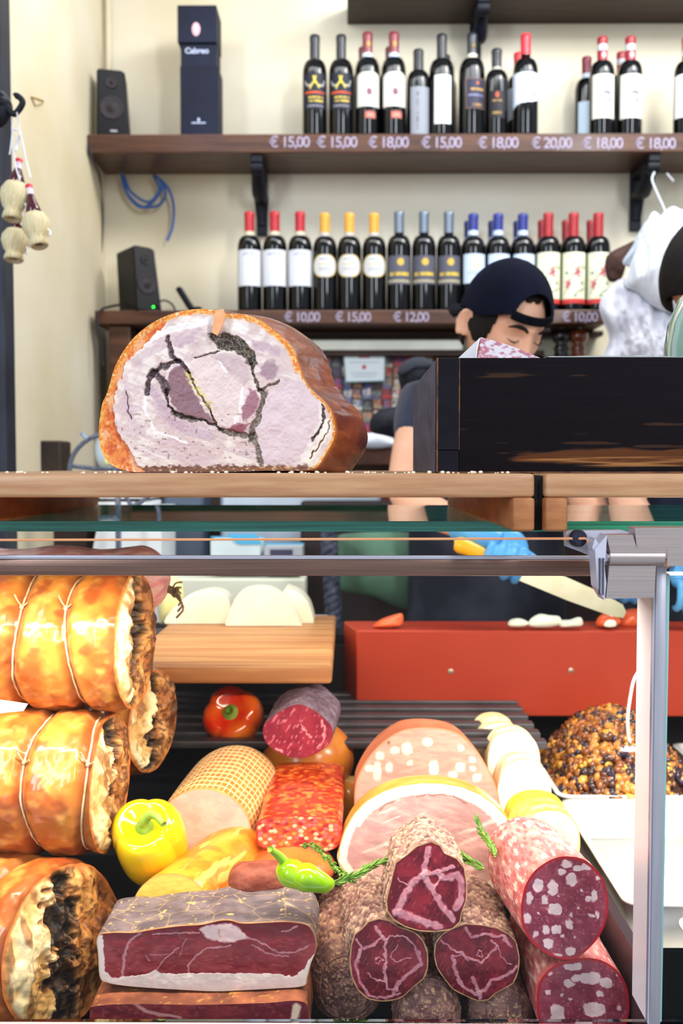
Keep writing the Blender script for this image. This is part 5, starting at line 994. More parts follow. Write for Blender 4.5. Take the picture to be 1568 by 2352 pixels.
# ---------------------------------------------------------------- peppers
m_pep_y = M('yellow_pepper_skin', (246, 206, 10), (250, 216, 30), scale=5, rough=.12, coat=.9, sss=.1); m_pep_r = M('orange_red_pepper_skin', (218, 40, 12), (244, 124, 26), scale=14, rough=.14, coat=.9, sss=.06, lo=.38, hi=.62)
m_stem = M('green_stem', (112, 160, 50), (160, 190, 90), scale=60, rough=.45)
def bell(label, px, py, d, R, H, mat, axis, lobes, seed, stem_pts, phase=0.0):
    c = W(px, py, d); ax = np.array(axis, float); ax /= np.linalg.norm(ax); q = np.array(Vector((0, 0, 1)).rotation_difference(Vector(ax.tolist())).to_matrix())
    u = np.linspace(0, np.pi, 70); v = np.linspace(0, 2 * np.pi, 120, endpoint=False); U, V_ = np.meshgrid(u, v, indexing='ij')
    lob = 1 + .15 * np.abs(np.cos((V_ - phase) * lobes / 2)) ** .6 - .05; s = np.sin(U) ** .62; z = np.cos(U)
    tap = 1 - .14 * (1 - z) / 2; r = R * s * lob * tap; hz = H / 2 * (np.sign(z) * np.abs(z) ** .8); hz = hz - H * .16 * np.exp(-(np.sin(U) / .36) ** 2) * (z > 0) + H * .05 * (np.abs(np.cos((V_ - phase) * lobes / 2)) - .6) * ss(.2, .9, z) * np.sin(U)
    hz = hz + H * .10 * np.exp(-(np.sin(U) / .3) ** 2) * (z < 0)
    P = np.stack([r * np.cos(V_), r * np.sin(V_), hz], -1) @ q.T + c
    t = thing('bell_pepper', label, 'bell pepper', c - np.array([0, 0, R])); grid('flesh', P, mat, t, cv=True, flip=True)
    t0 = np.array([0, 0, H * .5 - H * .17]); S = np.array(stem_pts) * R; S = (S + t0) @ q.T + c
    b = MB().lathe([(R * .30, -.004), (R * .27, .002), (R * .16, .006), (R * .10, .012)], (0, 0, 0), 16, caps=True); b.V[0] = (b.V[0] + t0) @ q.T + c
    b.tube(smooth_path(S, 16), np.linspace(R * .15, R * .085, 16), 10); b.build('stem', m_stem, t, smooth=True); return t
bell('bright yellow bell pepper with a curved green stem beside the left stack', 346, 1938, 1.27, .047, .128, m_pep_y, (-.04, -.66, .75), 3, 1, [(0, 0, 0), (.02, .05, .25), (.22, .10, .48), (.45, -.05, .62), (.66, -.30, .66)], phase=.5)
bell('orange-red bell pepper behind the netted ham', 537, 1648, 1.66, .050, .085, m_pep_r, (-.1, -.86, .52), 4, 2, [(0, 0, 0), (.0, .02, .12), (.04, .04, .22)], phase=.3)
# ---------------------------------------------------------------- bresaola on a smoked cheese
def bres_face(px, py, r):
    n = fbm(px / 22, py / 22, 0, 4, 3); f = fbm(px / 5 + py / 9, py / 12, 0, 3, 8); C = mix(c3(126, 22, 44), c3(146, 36, 56), ss(.35, .65, n)); C = mix(C, c3(214, 130, 142), ss(.66, .74, f) * .8)
    for P, w in (([(737, 1655), (744, 1678), (742, 1700), (728, 1718)], 4), ([(692, 1664), (702, 1680), (712, 1694)], 2.5), ([(632, 1720), (648, 1726)], 4)): C = mix(C, c3(222, 150, 160), line(px + (f - .5) * 16, py, P, w) * .9)
    C = mix(C, c3(110, 22, 40), ss(.94, 1, r) * .6); return C, (n - .5) * .001
BRES = zp([(1080, 745), (1180, 780), (1270, 850), (1325, 920), (1318, 1010), (1250, 1075), (1150, 1125), (1050, 1130), (950, 1100), (870, 1045), (832, 980), (832, 900), (880, 848), (970, 785)], 3.136, 340, 1380)
slog('bresaola', 'short dark red bresaola in a greyish casing, resting on the orange cheese', 'cured beef', BRES, 1.50, (.10, 1, .10), .15, bres_face, casing_fn((120, 96, 110), (146, 126, 142), (88, 62, 76), 4, .002), mskin=m_case_, nl=80, n=(0, -1, .12))
def cheese_ball(name, label, cx, cy, rx, ry, d, m, hollow=True, ridges=0):
    c = W(cx, cy, d); R1 = rx / 2300 * d; R2 = ry / 2300 * d; t = thing(name, label, 'cheese', c - np.array([0, 0, R2]))
    pr = [(.001, -R2)] + [(R1 * math.cos(a), R2 * math.sin(a)) for a in np.linspace(-1.5, 1.15, 30)]
    if hollow: pr += [(R1 * .36, R2 * .88), (R1 * .30, R2 * .74), (.001, R2 * .7)]
    else: pr += [(.001, R2)]
    MB().lathe(pr, c, 60, caps=False).build('rind', m, t, smooth=True)
    if hollow: MB().lathe([(R1 * .44, R2 * .80), (R1 * .43, R2 * .895), (R1 * .38, R2 * .93), (R1 * .2, R2 * .88), (.001, R2 * .87)], c, 40, caps=False).build('pale_top', M('creamy_top', (236, 214, 150), (206, 170, 96), scale=50, rough=.5, bump=.5, bscale=90), t, smooth=True)
    return t
m_smoke = M('smoked_orange_rind', (214, 136, 44), (186, 98, 32), scale=12, rough=.32, coat=.3, bump=.15, bscale=50)
cheese_ball('smoked_cheese', 'round smoked orange cheese with a hollow pale top under the bresaola', 708, 1742, 106, 92, 1.61, m_smoke)
cheese_ball('smoked_cheese', 'smoked orange cheese half hidden between the spianata and the mortadella', 800, 1850, 46, 70, 1.58, m_smoke)
cheese_ball('smoked_cheese', 'orange cheese with scorch marks under the flat spicy salami', 672, 1990, 100, 50, 1.30, M('scorched_orange_rind', (226, 116, 48), (196, 80, 34), scale=26, rough=.35, coat=.3), hollow=False)
# ---------------------------------------------------------------- flat spicy salami
def spia_c(u, v, s):
    a = fbm(u, v, 0, 4, s); b_ = fbm(u * 1.7, v * 2.4, 3, 3, s + 4); C = mix(c3(196, 50, 24), c3(220, 84, 34), ss(.35, .65, a)); C = mix(C, c3(240, 140, 58), ss(.55, .68, b_) * .9); C = mix(C, c3(150, 30, 22), ss(.44, .34, b_) * .7); return C
def spia_face(px, py, r):
    f1, f2, cid = cells(px / 12, py / 9, 5); C = np.ones(px.shape + (3,)) * c3(176, 48, 36); pal = [c3(186, 90, 92), c3(212, 84, 40), c3(236, 170, 140), c3(150, 36, 40), c3(224, 120, 60)]
    for i, p in enumerate(pal): C = np.where(((cid * 5).astype(int) == i)[..., None], p, C)
    C = mix(C, c3(190, 60, 30), ss(.35, .55, f1) * .7); C = mix(C, c3(170, 30, 24), ss(.94, 1, r)); return C, (fbm(px / 8, py / 8, 0, 3, 4) - .5) * .001
def spia_skin(T, A, P): C = spia_c(P[..., 0] * 75, P[..., 1] * 62, 6); return C, (fbm(P[..., 0] * 90, P[..., 1] * 70, 0, 3, 8) - .5) * .0025
SPI = [(588, 1900), (590, 1932), (600, 1946), (640, 1956), (700, 1960), (752, 1955), (778, 1940), (786, 1905), (780, 1884), (750, 1877), (690, 1874), (630, 1876), (600, 1882)]
slog('spicy_salami', 'flat bright red spicy salami with square end', 'salami', SPI, 1.30, (.01, 1, .015), .26, spia_face, spia_skin, mskin=m_gloss, nl=160, na=320, t0=.86, n=(0, -1, .25))
# ---------------------------------------------------------------- smoked provola roll
m_prov = M('smooth_smoked_rind', attr=True, rough=.34, coat=.25, attr_var=.06, scale=14)
def prov_skin(T, A, P):
    n = fbm(A * 14, T * 10, 0, 4, 6); w = fbm(A * 30, T * 6 + A * 10, 0, 3, 9); C = mix(c3(232, 152, 48), c3(216, 122, 36), ss(.35, .65, n)); C = mix(C, c3(248, 196, 110), ss(.62, .7, w) * .7); return C, (w - .5) * .0012
slog('smoked_provola', 'orange smoked cheese roll with yellow cut end above the dry ham', 'cheese', oval(392, 2090, 88, 84), 1.20, (.46, .88, .12), .18, pink_face((240, 204, 96), (236, 190, 84), 9), prov_skin, mface=m_cutm, mskin=m_prov, nl=110, na=240, t0=.62)
# brown sausage and olive-dark things in the gaps
P, C = log_x('x', 'x', 'x', (664, 2016), 1.21, .022, .075, plain_skin((122, 58, 44), (146, 80, 64), 4), m_case_, .02, ax=(1, .15, 0))
o = grid('brown_sausage', P, m_case_, None, C.reshape(-1, 3), cv=True, flip=True); tag(o, 'brown sausage lying behind the dry ham, left of the green chilli', 'sausage')
# ---------------------------------------------------------------- mortadella and cooked ham
def dots(px, py, L_, col, C, H=None, soft=2.2, warp=5):
    wx = px + (fbm(px / 9, py / 9, 0, 2, 11) - .5) * warp; wy = py + (fbm(px / 9, py / 9, 5, 2, 12) - .5) * warp
    for (cx, cy, rx, ry) in L_:
        q = (np.abs((wx - cx) / rx) ** 2.6 + np.abs((wy - cy) / ry) ** 2.6) ** (1 / 2.6); C = mix(C, c3(*col), ss(1 + soft / rx, 1 - soft / rx, q))
    return C
MD = [(545, 440, 38, 46), (460, 450, 30, 26), (350, 490, 30, 28), (420, 570, 26, 38), (330, 600, 30, 70), (740, 575, 36, 50), (695, 390, 36, 28), (930, 570, 36, 34), (935, 430, 24, 24), (875, 625, 34, 26), (1050, 645, 32, 30), (1015, 520, 24, 22), (1020, 582, 22, 18), (565, 540, 22, 20), (270, 580, 30, 26), (640, 690, 30, 26), (480, 720, 30, 30), (860, 760, 30, 26)]
MD = [(760 + a / 3.136, 1580 + b / 3.136, c / 3.136, e / 3.136) for a, b, c, e in MD]
def mort_face(px, py, r):
    n = fbm(px / 30, py / 7, 0, 4, 3); C = mix(c3(226, 164, 152), c3(216, 150, 140), ss(.35, .65, n)); C = dots(px, py, MD, (246, 222, 208), C); C = dots(px, py, [(892, 1707, 4, 4)], (120, 96, 60), C)
    C = mix(C, c3(222, 140, 104), ss(.965, 1, r)); return C, (n - .5) * .0006
MORT = zp([(700, 284), (820, 296), (920, 330), (1000, 400), (1080, 500), (1150, 620), (1200, 750), (1215, 880), (1180, 1080), (1050, 1230), (850, 1310), (650, 1320), (450, 1280), (280, 1170), (190, 1020), (168, 850), (176, 700), (210, 600), (285, 480), (385, 380), (500, 310), (600, 288)], 3.136, 760, 1580)
slog('mortadella', 'big mortadella with a pale pink face dotted with white fat', 'mortadella', MORT, 1.43, (-.035, 1, .0), .16, mort_face, plain_skin((200, 112, 80), (212, 130, 94), 4), mface=m_cutm, mskin=m_cutm, nl=60, na=300, nf=130, t0=.2, skin_name='rind')
HAM = zp([(50, 1250), (60, 1150), (100, 1020), (170, 900), (260, 810), (380, 742), (500, 702), (650, 682), (800, 685), (950, 712), (1080, 768), (1180, 838), (1260, 925), (1310, 1030), (1330, 1200), (1260, 1400), (1000, 1520), (700, 1560), (400, 1520), (150, 1400)], 3.136, 760, 1580)
def ham_face(px, py, r):
    X = (px - 760) * 3.136; Y = (py - 1580) * 3.136; e = np.abs(sdf(px, py, HAM)) * 3.136; n = fbm(px / 50 + py / 90, py / 18 - px / 60, 0, 4, 7); f = fbm(px / 9, py / 9, 0, 3, 2)
    C = mix(c3(210, 170, 166), c3(194, 150, 150), ss(.35, .65, n)); C = mix(C, c3(238, 224, 216), ss(.62, .75, fbm(px / 60, py / 12 + px / 30, 4, 4, 9)) * .7)
    w = np.where(Y < 1000, 84, 60) + (f - .5) * 14; C = mix(C, c3(246, 236, 226), ss(w + 8, w - 8, e)); C = mix(C, c3(236, 170, 84), ss(8, 3, e))
    for P, ww in (([(350, 880), (400, 840), (460, 815)], 9), ([(620, 782), (700, 768), (800, 770), (890, 780), (940, 810), (975, 835)], 7)): C = mix(C, c3(150, 104, 100), line(X, Y + (f - .5) * 26, P, ww) * .75)
    return C, (n - .5) * .0015
slog('cooked_ham', 'large cooked ham with a wide white fat rim in front of the mortadella', 'ham', HAM, 1.29, (-.01, 1, .0), .085, ham_face, plain_skin((232, 152, 62), (240, 172, 84), 3), mface=m_cutm, mskin=m_gloss, nl=40, na=300, nf=130, t0=.3, skin_name='rind')
# ---------------------------------------------------------------- white and yellow cheese rolls on the right
def cz(label, cx, cy, rx, ry, d, c1, c2, L, rimc=(232, 206, 140), name='provola_roll'):
    def ff(px, py, r): n = fbm(px / 20, py / 20, 0, 3, 3); C = mix(c3(*c1), c3(*c2), ss(.3, .7, n) * .5); C = mix(C, c3(*rimc), ss(.955, .99, r)); return C, (n - .5) * .0005 + .004 * (1 - r ** 6)
    return slog(name, label, 'cheese', oval(cx, cy, rx, ry, 2.3), d, (-.05, 1, .02), L, ff, plain_skin(rimc, c1, 3), mface=m_cutm, mskin=m_cutm, na=120, nf=40, nl=30, t0=.55, n=(0, -1, .45), group='cheese rolls in a row right of the mortadella', face_name='smooth_face', skin_name='rind')
cz('rearmost white cheese roll, right of the mortadella', 1148, 1716, 52, 56, 1.66, (240, 230, 196), (246, 240, 214), .11)
cz('second white cheese roll from the back', 1180, 1752, 60, 74, 1.56, (250, 244, 220), (250, 246, 230), .06)
cz('third and largest white cheese roll', 1204, 1828, 62, 84, 1.46, (250, 244, 224), (250, 248, 234), .07)
cz('deep yellow cheese roll before the last pale one', 1238, 1896, 72, 66, 1.37, (246, 214, 70), (240, 190, 50), .05, (240, 186, 40))
cz('frontmost pale cheese roll with yellow rind, behind the upper salame', 1262, 1936, 70, 76, 1.31, (246, 226, 150), (248, 236, 190), .06, (240, 190, 60))
# ---------------------------------------------------------------- dry ham blocks
def zh(p): return zp(p, 2.8, 200, 1980)
PRO = zh([(66, 482), (150, 456), (300, 455), (400, 438), (480, 426), (600, 412), (740, 402), (850, 378), (920, 376), (1000, 395), (1150, 390), (1280, 385), (1400, 400), (1445, 435), (1472, 505), (1468, 580), (1440, 650), (1416, 740), (1388, 798), (1200, 814), (1000, 825), (820, 832), (600, 822), (420, 811), (240, 796), (130, 776), (82, 742), (70, 600)])
fatl = [(95, 470), (108, 560), (112, 700), (170, 750), (230, 735), (340, 730), (400, 712), (445, 690), (462, 716), (600, 716), (800, 714), (1000, 716), (1200, 716), (1330, 736), (1395, 690), (1430, 625), (1475, 570)]
def pro_face(px, py, r):
    X = (px - 200) * 2.8; Y = (py - 1980) * 2.8; f = fbm(X / 22, Y / 22, 0, 3, 2); wx = X + (f - .5) * 18; wy = Y + (fbm(X / 22, Y / 22, 6, 3, 5) - .5) * 18; n = fbm(X / 110, Y / 80, 0, 4, 3); st = fbm(X / 40, Y / 12, 0, 3, 7)
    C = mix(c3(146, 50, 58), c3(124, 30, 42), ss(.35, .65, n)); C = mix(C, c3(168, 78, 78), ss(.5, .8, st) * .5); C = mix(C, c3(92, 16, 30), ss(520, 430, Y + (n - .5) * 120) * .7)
    for P, w in (([(345, 462), (275, 505), (238, 600), (226, 745)], 11), ([(1030, 482), (1150, 530), (1230, 582), (1330, 582), (1420, 540)], 7), ([(920, 540), (770, 552), (695, 610), (648, 670), (652, 722)], 8), ([(585, 550), (480, 640), (440, 705)], 6), ([(420, 462), (600, 456), (725, 452)], 6), ([(640, 490), (610, 560), (590, 610)], 3), ([(1060, 530), (1160, 590), (1290, 606)], 6), ([(380, 600), (400, 640)], 3), ([(520, 590), (470, 600), (400, 590)], 3), ([(1250, 445), (1300, 440), (1350, 410)], 8)):
        C = mix(C, c3(204, 160, 168), line(wx, wy, P, w) * .75)
    k = ss(8, -8, sdf(wx, wy, [(722, 428), (800, 402), (900, 388), (960, 405), (995, 445), (1035, 490), (920, 518), (840, 512), (762, 488)])); C = mix(C, c3(232, 204, 204), k * .95); C = mix(C, c3(196, 150, 110), line(wx, wy, [(850, 440), (856, 480)], 12) * .6)
    low = inpoly(wx, wy, fatl + [(1700, 570), (1700, 1000), (-100, 1000), (-100, 460)]); C = mix(C, c3(234, 220, 214), low * 1.0); C = mix(C, c3(228, 200, 198), (low & (np.abs(X - 415) < 14)) * .5)
    C = mix(C, c3(190, 140, 86), ss(.985, 1, r) * .7); return C, (n - .5) * .002 + low * .0004
def pro_skin(T, A, P):
    x, y, z = P[..., 0], P[..., 1], P[..., 2]; n = fbm(x * 40, y * 60, z * 40, 4, 3); f = fbm(x * 220, y * 220, z * 220, 3, 8); f1, f2, _ = cells(x * 26, y * 30, 4)
    C = mix(c3(116, 104, 112), c3(90, 80, 90), ss(.35, .65, n)); C = mix(C, c3(186, 160, 110), ss(.05, .0, f2 - f1) * .7); C = mix(C, c3(214, 180, 110), ss(.68, .74, f) * .9); C = mix(C, c3(170, 112, 66), ss(.85, 1, T) * .8); C = mix(C, c3(190, 140, 80), ss(.05, 0, T) * .7)
    low = z < np.percentile(z, 18); C = mix(C, c3(226, 206, 180), low * .8); return C, (n - .5) * .003 + (f - .5) * .0012
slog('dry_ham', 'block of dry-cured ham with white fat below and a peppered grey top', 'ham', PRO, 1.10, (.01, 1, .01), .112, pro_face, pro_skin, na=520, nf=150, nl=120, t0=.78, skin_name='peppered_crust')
def spk_face(px, py, r):
    X = (px - 200) * 2.8; Y = (py - 1980) * 2.8; n = fbm(X / 90, Y / 50, 0, 4, 13); f = fbm(X / 26, Y / 26, 0, 3, 12); C = mix(c3(134, 44, 52), c3(104, 26, 44), ss(.35, .65, n)); C = mix(C, c3(168, 96, 84), ss(.55, .7, f) * .4)
    C = mix(C, c3(232, 214, 190), line(X + (f - .5) * 30, Y, [(1345, 930), (1335, 1010), (1360, 1100)], 34)); C = mix(C, c3(220, 180, 170), line(X + (f - .5) * 20, Y + (n - .5) * 30, [(300, 900), (380, 960), (600, 1000)], 14) * .7)
    return C, (n - .5) * .002
SPK = [(206, 2330), (215, 2312), (300, 2306), (450, 2308), (600, 2304), (690, 2300), (708, 2330), (704, 2420), (640, 2450), (300, 2450), (212, 2420)]
def spk_skin(T, A, P):
    x, y, z = P[..., 0], P[..., 1], P[..., 2]; n = fbm(x * 50, y * 50, z * 40, 4, 23); f = fbm(x * 200, y * 200, z * 200, 3, 8); C = mix(c3(112, 62, 46), c3(146, 86, 60), ss(.35, .65, n)); C = mix(C, c3(190, 140, 60), ss(.66, .73, f) * .8); return C, (n - .5) * .003
slog('dry_ham', 'second block of dry-cured ham at the bottom edge, under the peppered one', 'ham', SPK, 1.075, (0, 1, .0), .13, spk_face, spk_skin, na=300, nf=80, nl=60, t0=.8, skin_name='brown_crust')
# ---------------------------------------------------------------- coppa
def zc8(p): return zp(p, 2.063, 700, 1860)
def coppa_face(fats, seed, outline):
    def f(px, py, r):
        X = (px - 700) * 2.063; Y = (py - 1860) * 2.063; g = fbm(X / 24, Y / 24, 0, 3, seed); wx = X + (g - .5) * 22; wy = Y + (fbm(X / 24, Y / 24, 6, 3, seed + 1) - .5) * 22; n = fbm(X / 70, Y / 70, 0, 4, seed + 2); s = fbm(X / 10 + Y / 20, Y / 26, 0, 3, seed + 3)
        C = mix(c3(128, 30, 48), c3(92, 16, 34), ss(.35, .65, n)); C = mix(C, c3(164, 66, 82), ss(.62, .74, s) * .55); H = (n - .5) * .002
        for P, w in fats: k = line(wx, wy, P, w * .82); C = mix(C, mix(c3(206, 152, 164), c3(186, 122, 140), ss(.4, .7, g)), k * .9); H = H + k * .0004
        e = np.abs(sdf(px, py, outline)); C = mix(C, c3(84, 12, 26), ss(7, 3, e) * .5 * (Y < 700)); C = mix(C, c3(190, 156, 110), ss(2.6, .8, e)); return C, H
    return f
cop_skin = lambda s, ring=0: casing_fn((164, 130, 122), (128, 92, 92), (204, 182, 156), s, .0036, ringn=ring)
CT = zc8([(598, 150), (640, 168), (662, 205), (720, 230), (755, 275), (767, 350), (765, 430), (742, 490), (736, 530), (700, 565), (620, 578), (540, 574), (470, 552), (420, 520), (390, 480), (385, 430), (400, 370), (414, 310), (430, 250), (480, 215), (530, 172)])
fT = [([(585, 180), (572, 250), (560, 305)], 17), ([(560, 305), (600, 370), (622, 410), (660, 465), (700, 520)], 19), ([(560, 310), (505, 350), (470, 400), (445, 460), (430, 490)], 20), ([(425, 485), (490, 505), (560, 530), (640, 556)], 22), ([(570, 300), (640, 292), (700, 268)], 13), ([(630, 296), (650, 325), (720, 312), (745, 345), (738, 420), (715, 470)], 20), ([(620, 400), (612, 360), (640, 330)], 8), ([(480, 350), (440, 330)], 5)]
CL = zc8([(300, 530), (350, 515), (400, 525), (450, 556), (520, 580), (560, 620), (582, 680), (582, 750), (562, 800), (512, 842), (470, 882), (430, 900), (370, 908), (300, 896), (250, 852), (222, 790), (212, 720), (220, 640), (236, 590), (270, 562)])
fL = [([(335, 555), (352, 590), (382, 622), (376, 690), (384, 735), (376, 785), (386, 845), (440, 856)], 11), ([(382, 615), (430, 596), (480, 606), (530, 650)], 7), ([(242, 610), (280, 658), (320, 645), (362, 602)], 10), ([(262, 660), (242, 740), (262, 820), (300, 872)], 13), ([(330, 708), (350, 700), (368, 716), (352, 732), (332, 722)], 4), ([(530, 660), (556, 730), (486, 782), (442, 822), (420, 872)], 15), ([(300, 770), (330, 800), (370, 810)], 6), ([(440, 640), (400, 700), (430, 720), (500, 700)], 4), ([(300, 880), (380, 892), (450, 870)], 10)]
CR = zc8([(760, 540), (840, 545), (910, 560), (968, 590), (1000, 625), (1016, 700), (1010, 770), (986, 822), (940, 850), (900, 872), (870, 900), (820, 906), (760, 882), (700, 850), (660, 800), (626, 750), (612, 690), (618, 632), (650, 590), (700, 560)])
fR = [([(762, 560), (792, 602), (860, 590), (940, 602), (985, 650)], 11), ([(650, 618), (692, 662), (742, 682), (765, 702), (830, 722), (880, 682), (912, 652), (884, 622)], 9), ([(700, 700), (712, 762), (742, 832), (800, 872), (852, 860), (882, 812), (960, 782), (1002, 742)], 15), ([(820, 665), (838, 672), (834, 696), (816, 692), (820, 668)], 4), ([(915, 650), (930, 700), (970, 730)], 5), ([(700, 700), (740, 690), (780, 720)], 6), ([(800, 800), (820, 860), (830, 890)], 16)]
kw = dict(na=360, nf=120, nl=90, skin_name='casing')
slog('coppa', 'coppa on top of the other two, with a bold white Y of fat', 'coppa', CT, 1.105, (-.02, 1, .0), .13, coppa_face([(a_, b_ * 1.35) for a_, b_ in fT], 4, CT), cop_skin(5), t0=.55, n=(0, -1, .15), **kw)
slog('coppa', 'lower left coppa with thin branching fat, beneath the top one', 'coppa', CL, 1.11, (-.10, 1, .0), .20, coppa_face(fL, 14, CL), cop_skin(15), t0=.6, n=(0, -1, .1), **kw)
slog('coppa', 'lower right coppa with a thick fat edge, beneath the top one', 'coppa', CR, 1.12, (-.02, 1, .0), .20, coppa_face(fR, 24, CR), cop_skin(25), t0=.6, n=(0, -1, .1), **kw)
# whole netted sausages with rounded ends turned to the front
def whole(label, cx, cy, rx, ry, d, axis, L, seed, ring=9):
    def ff(px, py, r):
        a = np.arctan2(py - cy, px - cx) / 6.283; n = fbm(px / 14, py / 14, 0, 4, seed); C = mix(c3(150, 110, 104), c3(112, 78, 78), ss(.4, .6, n)); f = fbm(px / 5, py / 5, 0, 3, seed + 4); C = mix(C, c3(200, 170, 130), ss(.6, .7, f) * .8)
        k = (np.abs(((r * 5) % 1) - .5) < .09); C = mix(C, c3(176, 150, 120), k * .22); R0 = rx / 2300 * d
        return C, R0 * .62 * np.sqrt(np.clip(1 - r ** 2, 0, 1)) + (f - .5) * .003 - k * .001
    return slog('cured_sausage', label, 'sausage', oval(cx, cy, rx, ry, 2.1), d, axis, L, ff, casing_fn((160, 118, 112), (126, 88, 90), (204, 170, 140), seed, .003, ringn=ring), mface=m_case_, na=240, nf=70, nl=90, t0=.7, face_name='rounded_end')
whole('whole netted cured sausage between the dry ham and the lower left coppa', 798, 2250, 86, 98, 1.175, (-.06, 1, .02), .22, 31)
whole('rounded end of a cured sausage at the bottom, under the gap between the coppas', 980, 2330, 78, 84, 1.13, (0, 1, 0), .15, 37)
whole('rounded end of a cured sausage at the bottom, under the lower right coppa', 1150, 2338, 74, 80, 1.14, (0, 1, 0), .15, 41)
# ---------------------------------------------------------------- salami at the right
def zs(p): return zp(p, 3.047, 1080, 1580)
ST = zs([(700, 1180), (790, 1200), (870, 1260), (930, 1340), (957, 1430), (966, 1530), (946, 1640), (900, 1740), (830, 1822), (760, 1880), (690, 1902), (600, 1890), (500, 1840), (420, 1770), (370, 1680), (354, 1580), (360, 1480), (390, 1370), (450, 1280), (530, 1220), (610, 1185)])
dT = [(672, 1230, 34, 30), (775, 1258, 62, 24), (635, 1288, 26, 22), (705, 1342, 40, 44), (474, 1382, 36, 44), (575, 1398, 34, 58), (410, 1472, 20, 46), (516, 1486, 28, 34), (590, 1548, 50, 40), (866, 1456, 22, 46), (826, 1476, 26, 14), (396, 1610, 26, 38), (692, 1652, 26, 34), (546, 1790, 38, 34), (696, 1842, 38, 32), (598, 1690, 32, 36), (524, 1690, 24, 30), (456, 1722, 18, 26), (600, 1872, 34, 14), (890, 1590, 14, 26), (846, 1592, 22, 16), (900, 1330, 20, 16), (640, 1740, 12, 14), (760, 1540, 9, 8), (700, 1590, 8, 12), (780, 1420, 8, 8), (730, 1750, 8, 10), (480, 1580, 12, 10), (620, 1460, 10, 8)]
SL = zs([(466, 2140), (485, 2050), (560, 1962), (660, 1912), (800, 1890), (920, 1908), (1020, 1972), (1082, 2060), (1108, 2160), (1108, 2280), (1060, 2420), (960, 2520), (800, 2570), (640, 2540), (520, 2430), (468, 2290)])
dL = [(712, 1950, 68, 26), (742, 2026, 32, 26), (842, 2030, 72, 44), (690, 2070, 42, 24), (952, 2062, 46, 36), (610, 2272, 52, 54), (870, 2252, 78, 50), (1045, 2000, 26, 20), (790, 2360, 60, 40), (900, 2140, 24, 24), (540, 2130, 18, 16), (1040, 2240, 14, 20), (560, 2000, 20, 14), (700, 2180, 12, 10), (640, 2150, 10, 12)]
def sal_face(D, outline, seed):
    D2 = [(1080 + a / 3.047, 1580 + b / 3.047, c / 3.047, e / 3.047) for a, b, c, e in D]
    def f(px, py, r):
        n = fbm(px / 26, py / 26, 0, 4, seed); s = fbm(px / 5, py / 5, 0, 3, seed + 3); C = mix(c3(146, 62, 82), c3(130, 46, 68), ss(.35, .65, n)); C = mix(C, c3(190, 116, 130), ss(.64, .74, s) * .6)
        C = dots(px, py, D2, (224, 198, 202), C, soft=1.6, warp=9); e = np.abs(sdf(px, py, outline)); C = mix(C, c3(176, 20, 36), ss(7, 2, e)); return C, (n - .5) * .001
    return f
def sal_skin(seed):
    def f(T, A, P):
        a = A * 6.283; n = fbm(np.cos(a) * 4, np.sin(a) * 4, T * 5, 4, seed); s = fbm(np.cos(a) * 14, np.sin(a) * 14, T * 16, 4, seed + 2); C = mix(c3(190, 104, 110), c3(208, 138, 136), ss(.35, .65, n)); C = mix(C, c3(236, 206, 190), ss(.56, .66, s) * .85); C = mix(C, c3(166, 60, 56), ss(.42, .34, s) * .5); C = mix(C, c3(190, 60, 60), ss(.06, 0, T) * .4); return C, (n - .5) * .002 + (s - .5) * .0016
    return f
slog('salame', 'upper pink salame with big white fat cubes in its round face', 'salame', ST, 1.10, (-.17, 1, .02), .19, sal_face(dT, ST, 3), sal_skin(5), na=360, nf=130, nl=90, t0=.5, n=(.10, -1, .06))
slog('salame', 'lower salame at the bottom right, under the upper one', 'salame', SL, 1.10, (-.03, 1, .01), .24, sal_face(dL, SL, 13), sal_skin(15), na=320, nf=110, nl=60, t0=.6, n=(0, -1, .1))
# ---------------------------------------------------------------- green chilli and rosemary
tcx = thing('green_chilli', 'bright green chilli lying on the orange cheese above the dry ham', 'chilli', W(700, 2045, 1.13))
cp_ = smooth_path(W([652, 664, 686, 706, 728, 750, 763], [1984, 2002, 2012, 2016, 2024, 2030, 2026], [1.13, 1.12, 1.115, 1.11, 1.11, 1.115, 1.125]), 40)
cr_ = np.interp(np.linspace(0, 1, 40), [0, .06, .2, .38, .5, .62, .8, .93, 1], [.006, .0125, .0165, .0150, .0165, .0135, .0105, .0065, .001])
MB().tube(cp_, cr_, 20).build('chilli_body', M('chilli_green', (150, 196, 24), (120, 176, 20), scale=20, rough=.14, coat=.8, sss=.1), tcx, smooth=True)
MB().tube(smooth_path(W([620, 634, 648, 658], [1950, 1960, 1974, 1990], [1.10, 1.11, 1.12, 1.122]), 16), np.linspace(.0036, .0062, 16), 10).build('stalk', M('chilli_stalk', (140, 186, 60), rough=.35, coat=.3), tcx, smooth=True)
m_ros = M('rosemary_green', (116, 158, 62), (84, 128, 50), scale=40, rough=.5); m_rst = M('rosemary_stem', (150, 160, 80), rough=.6)
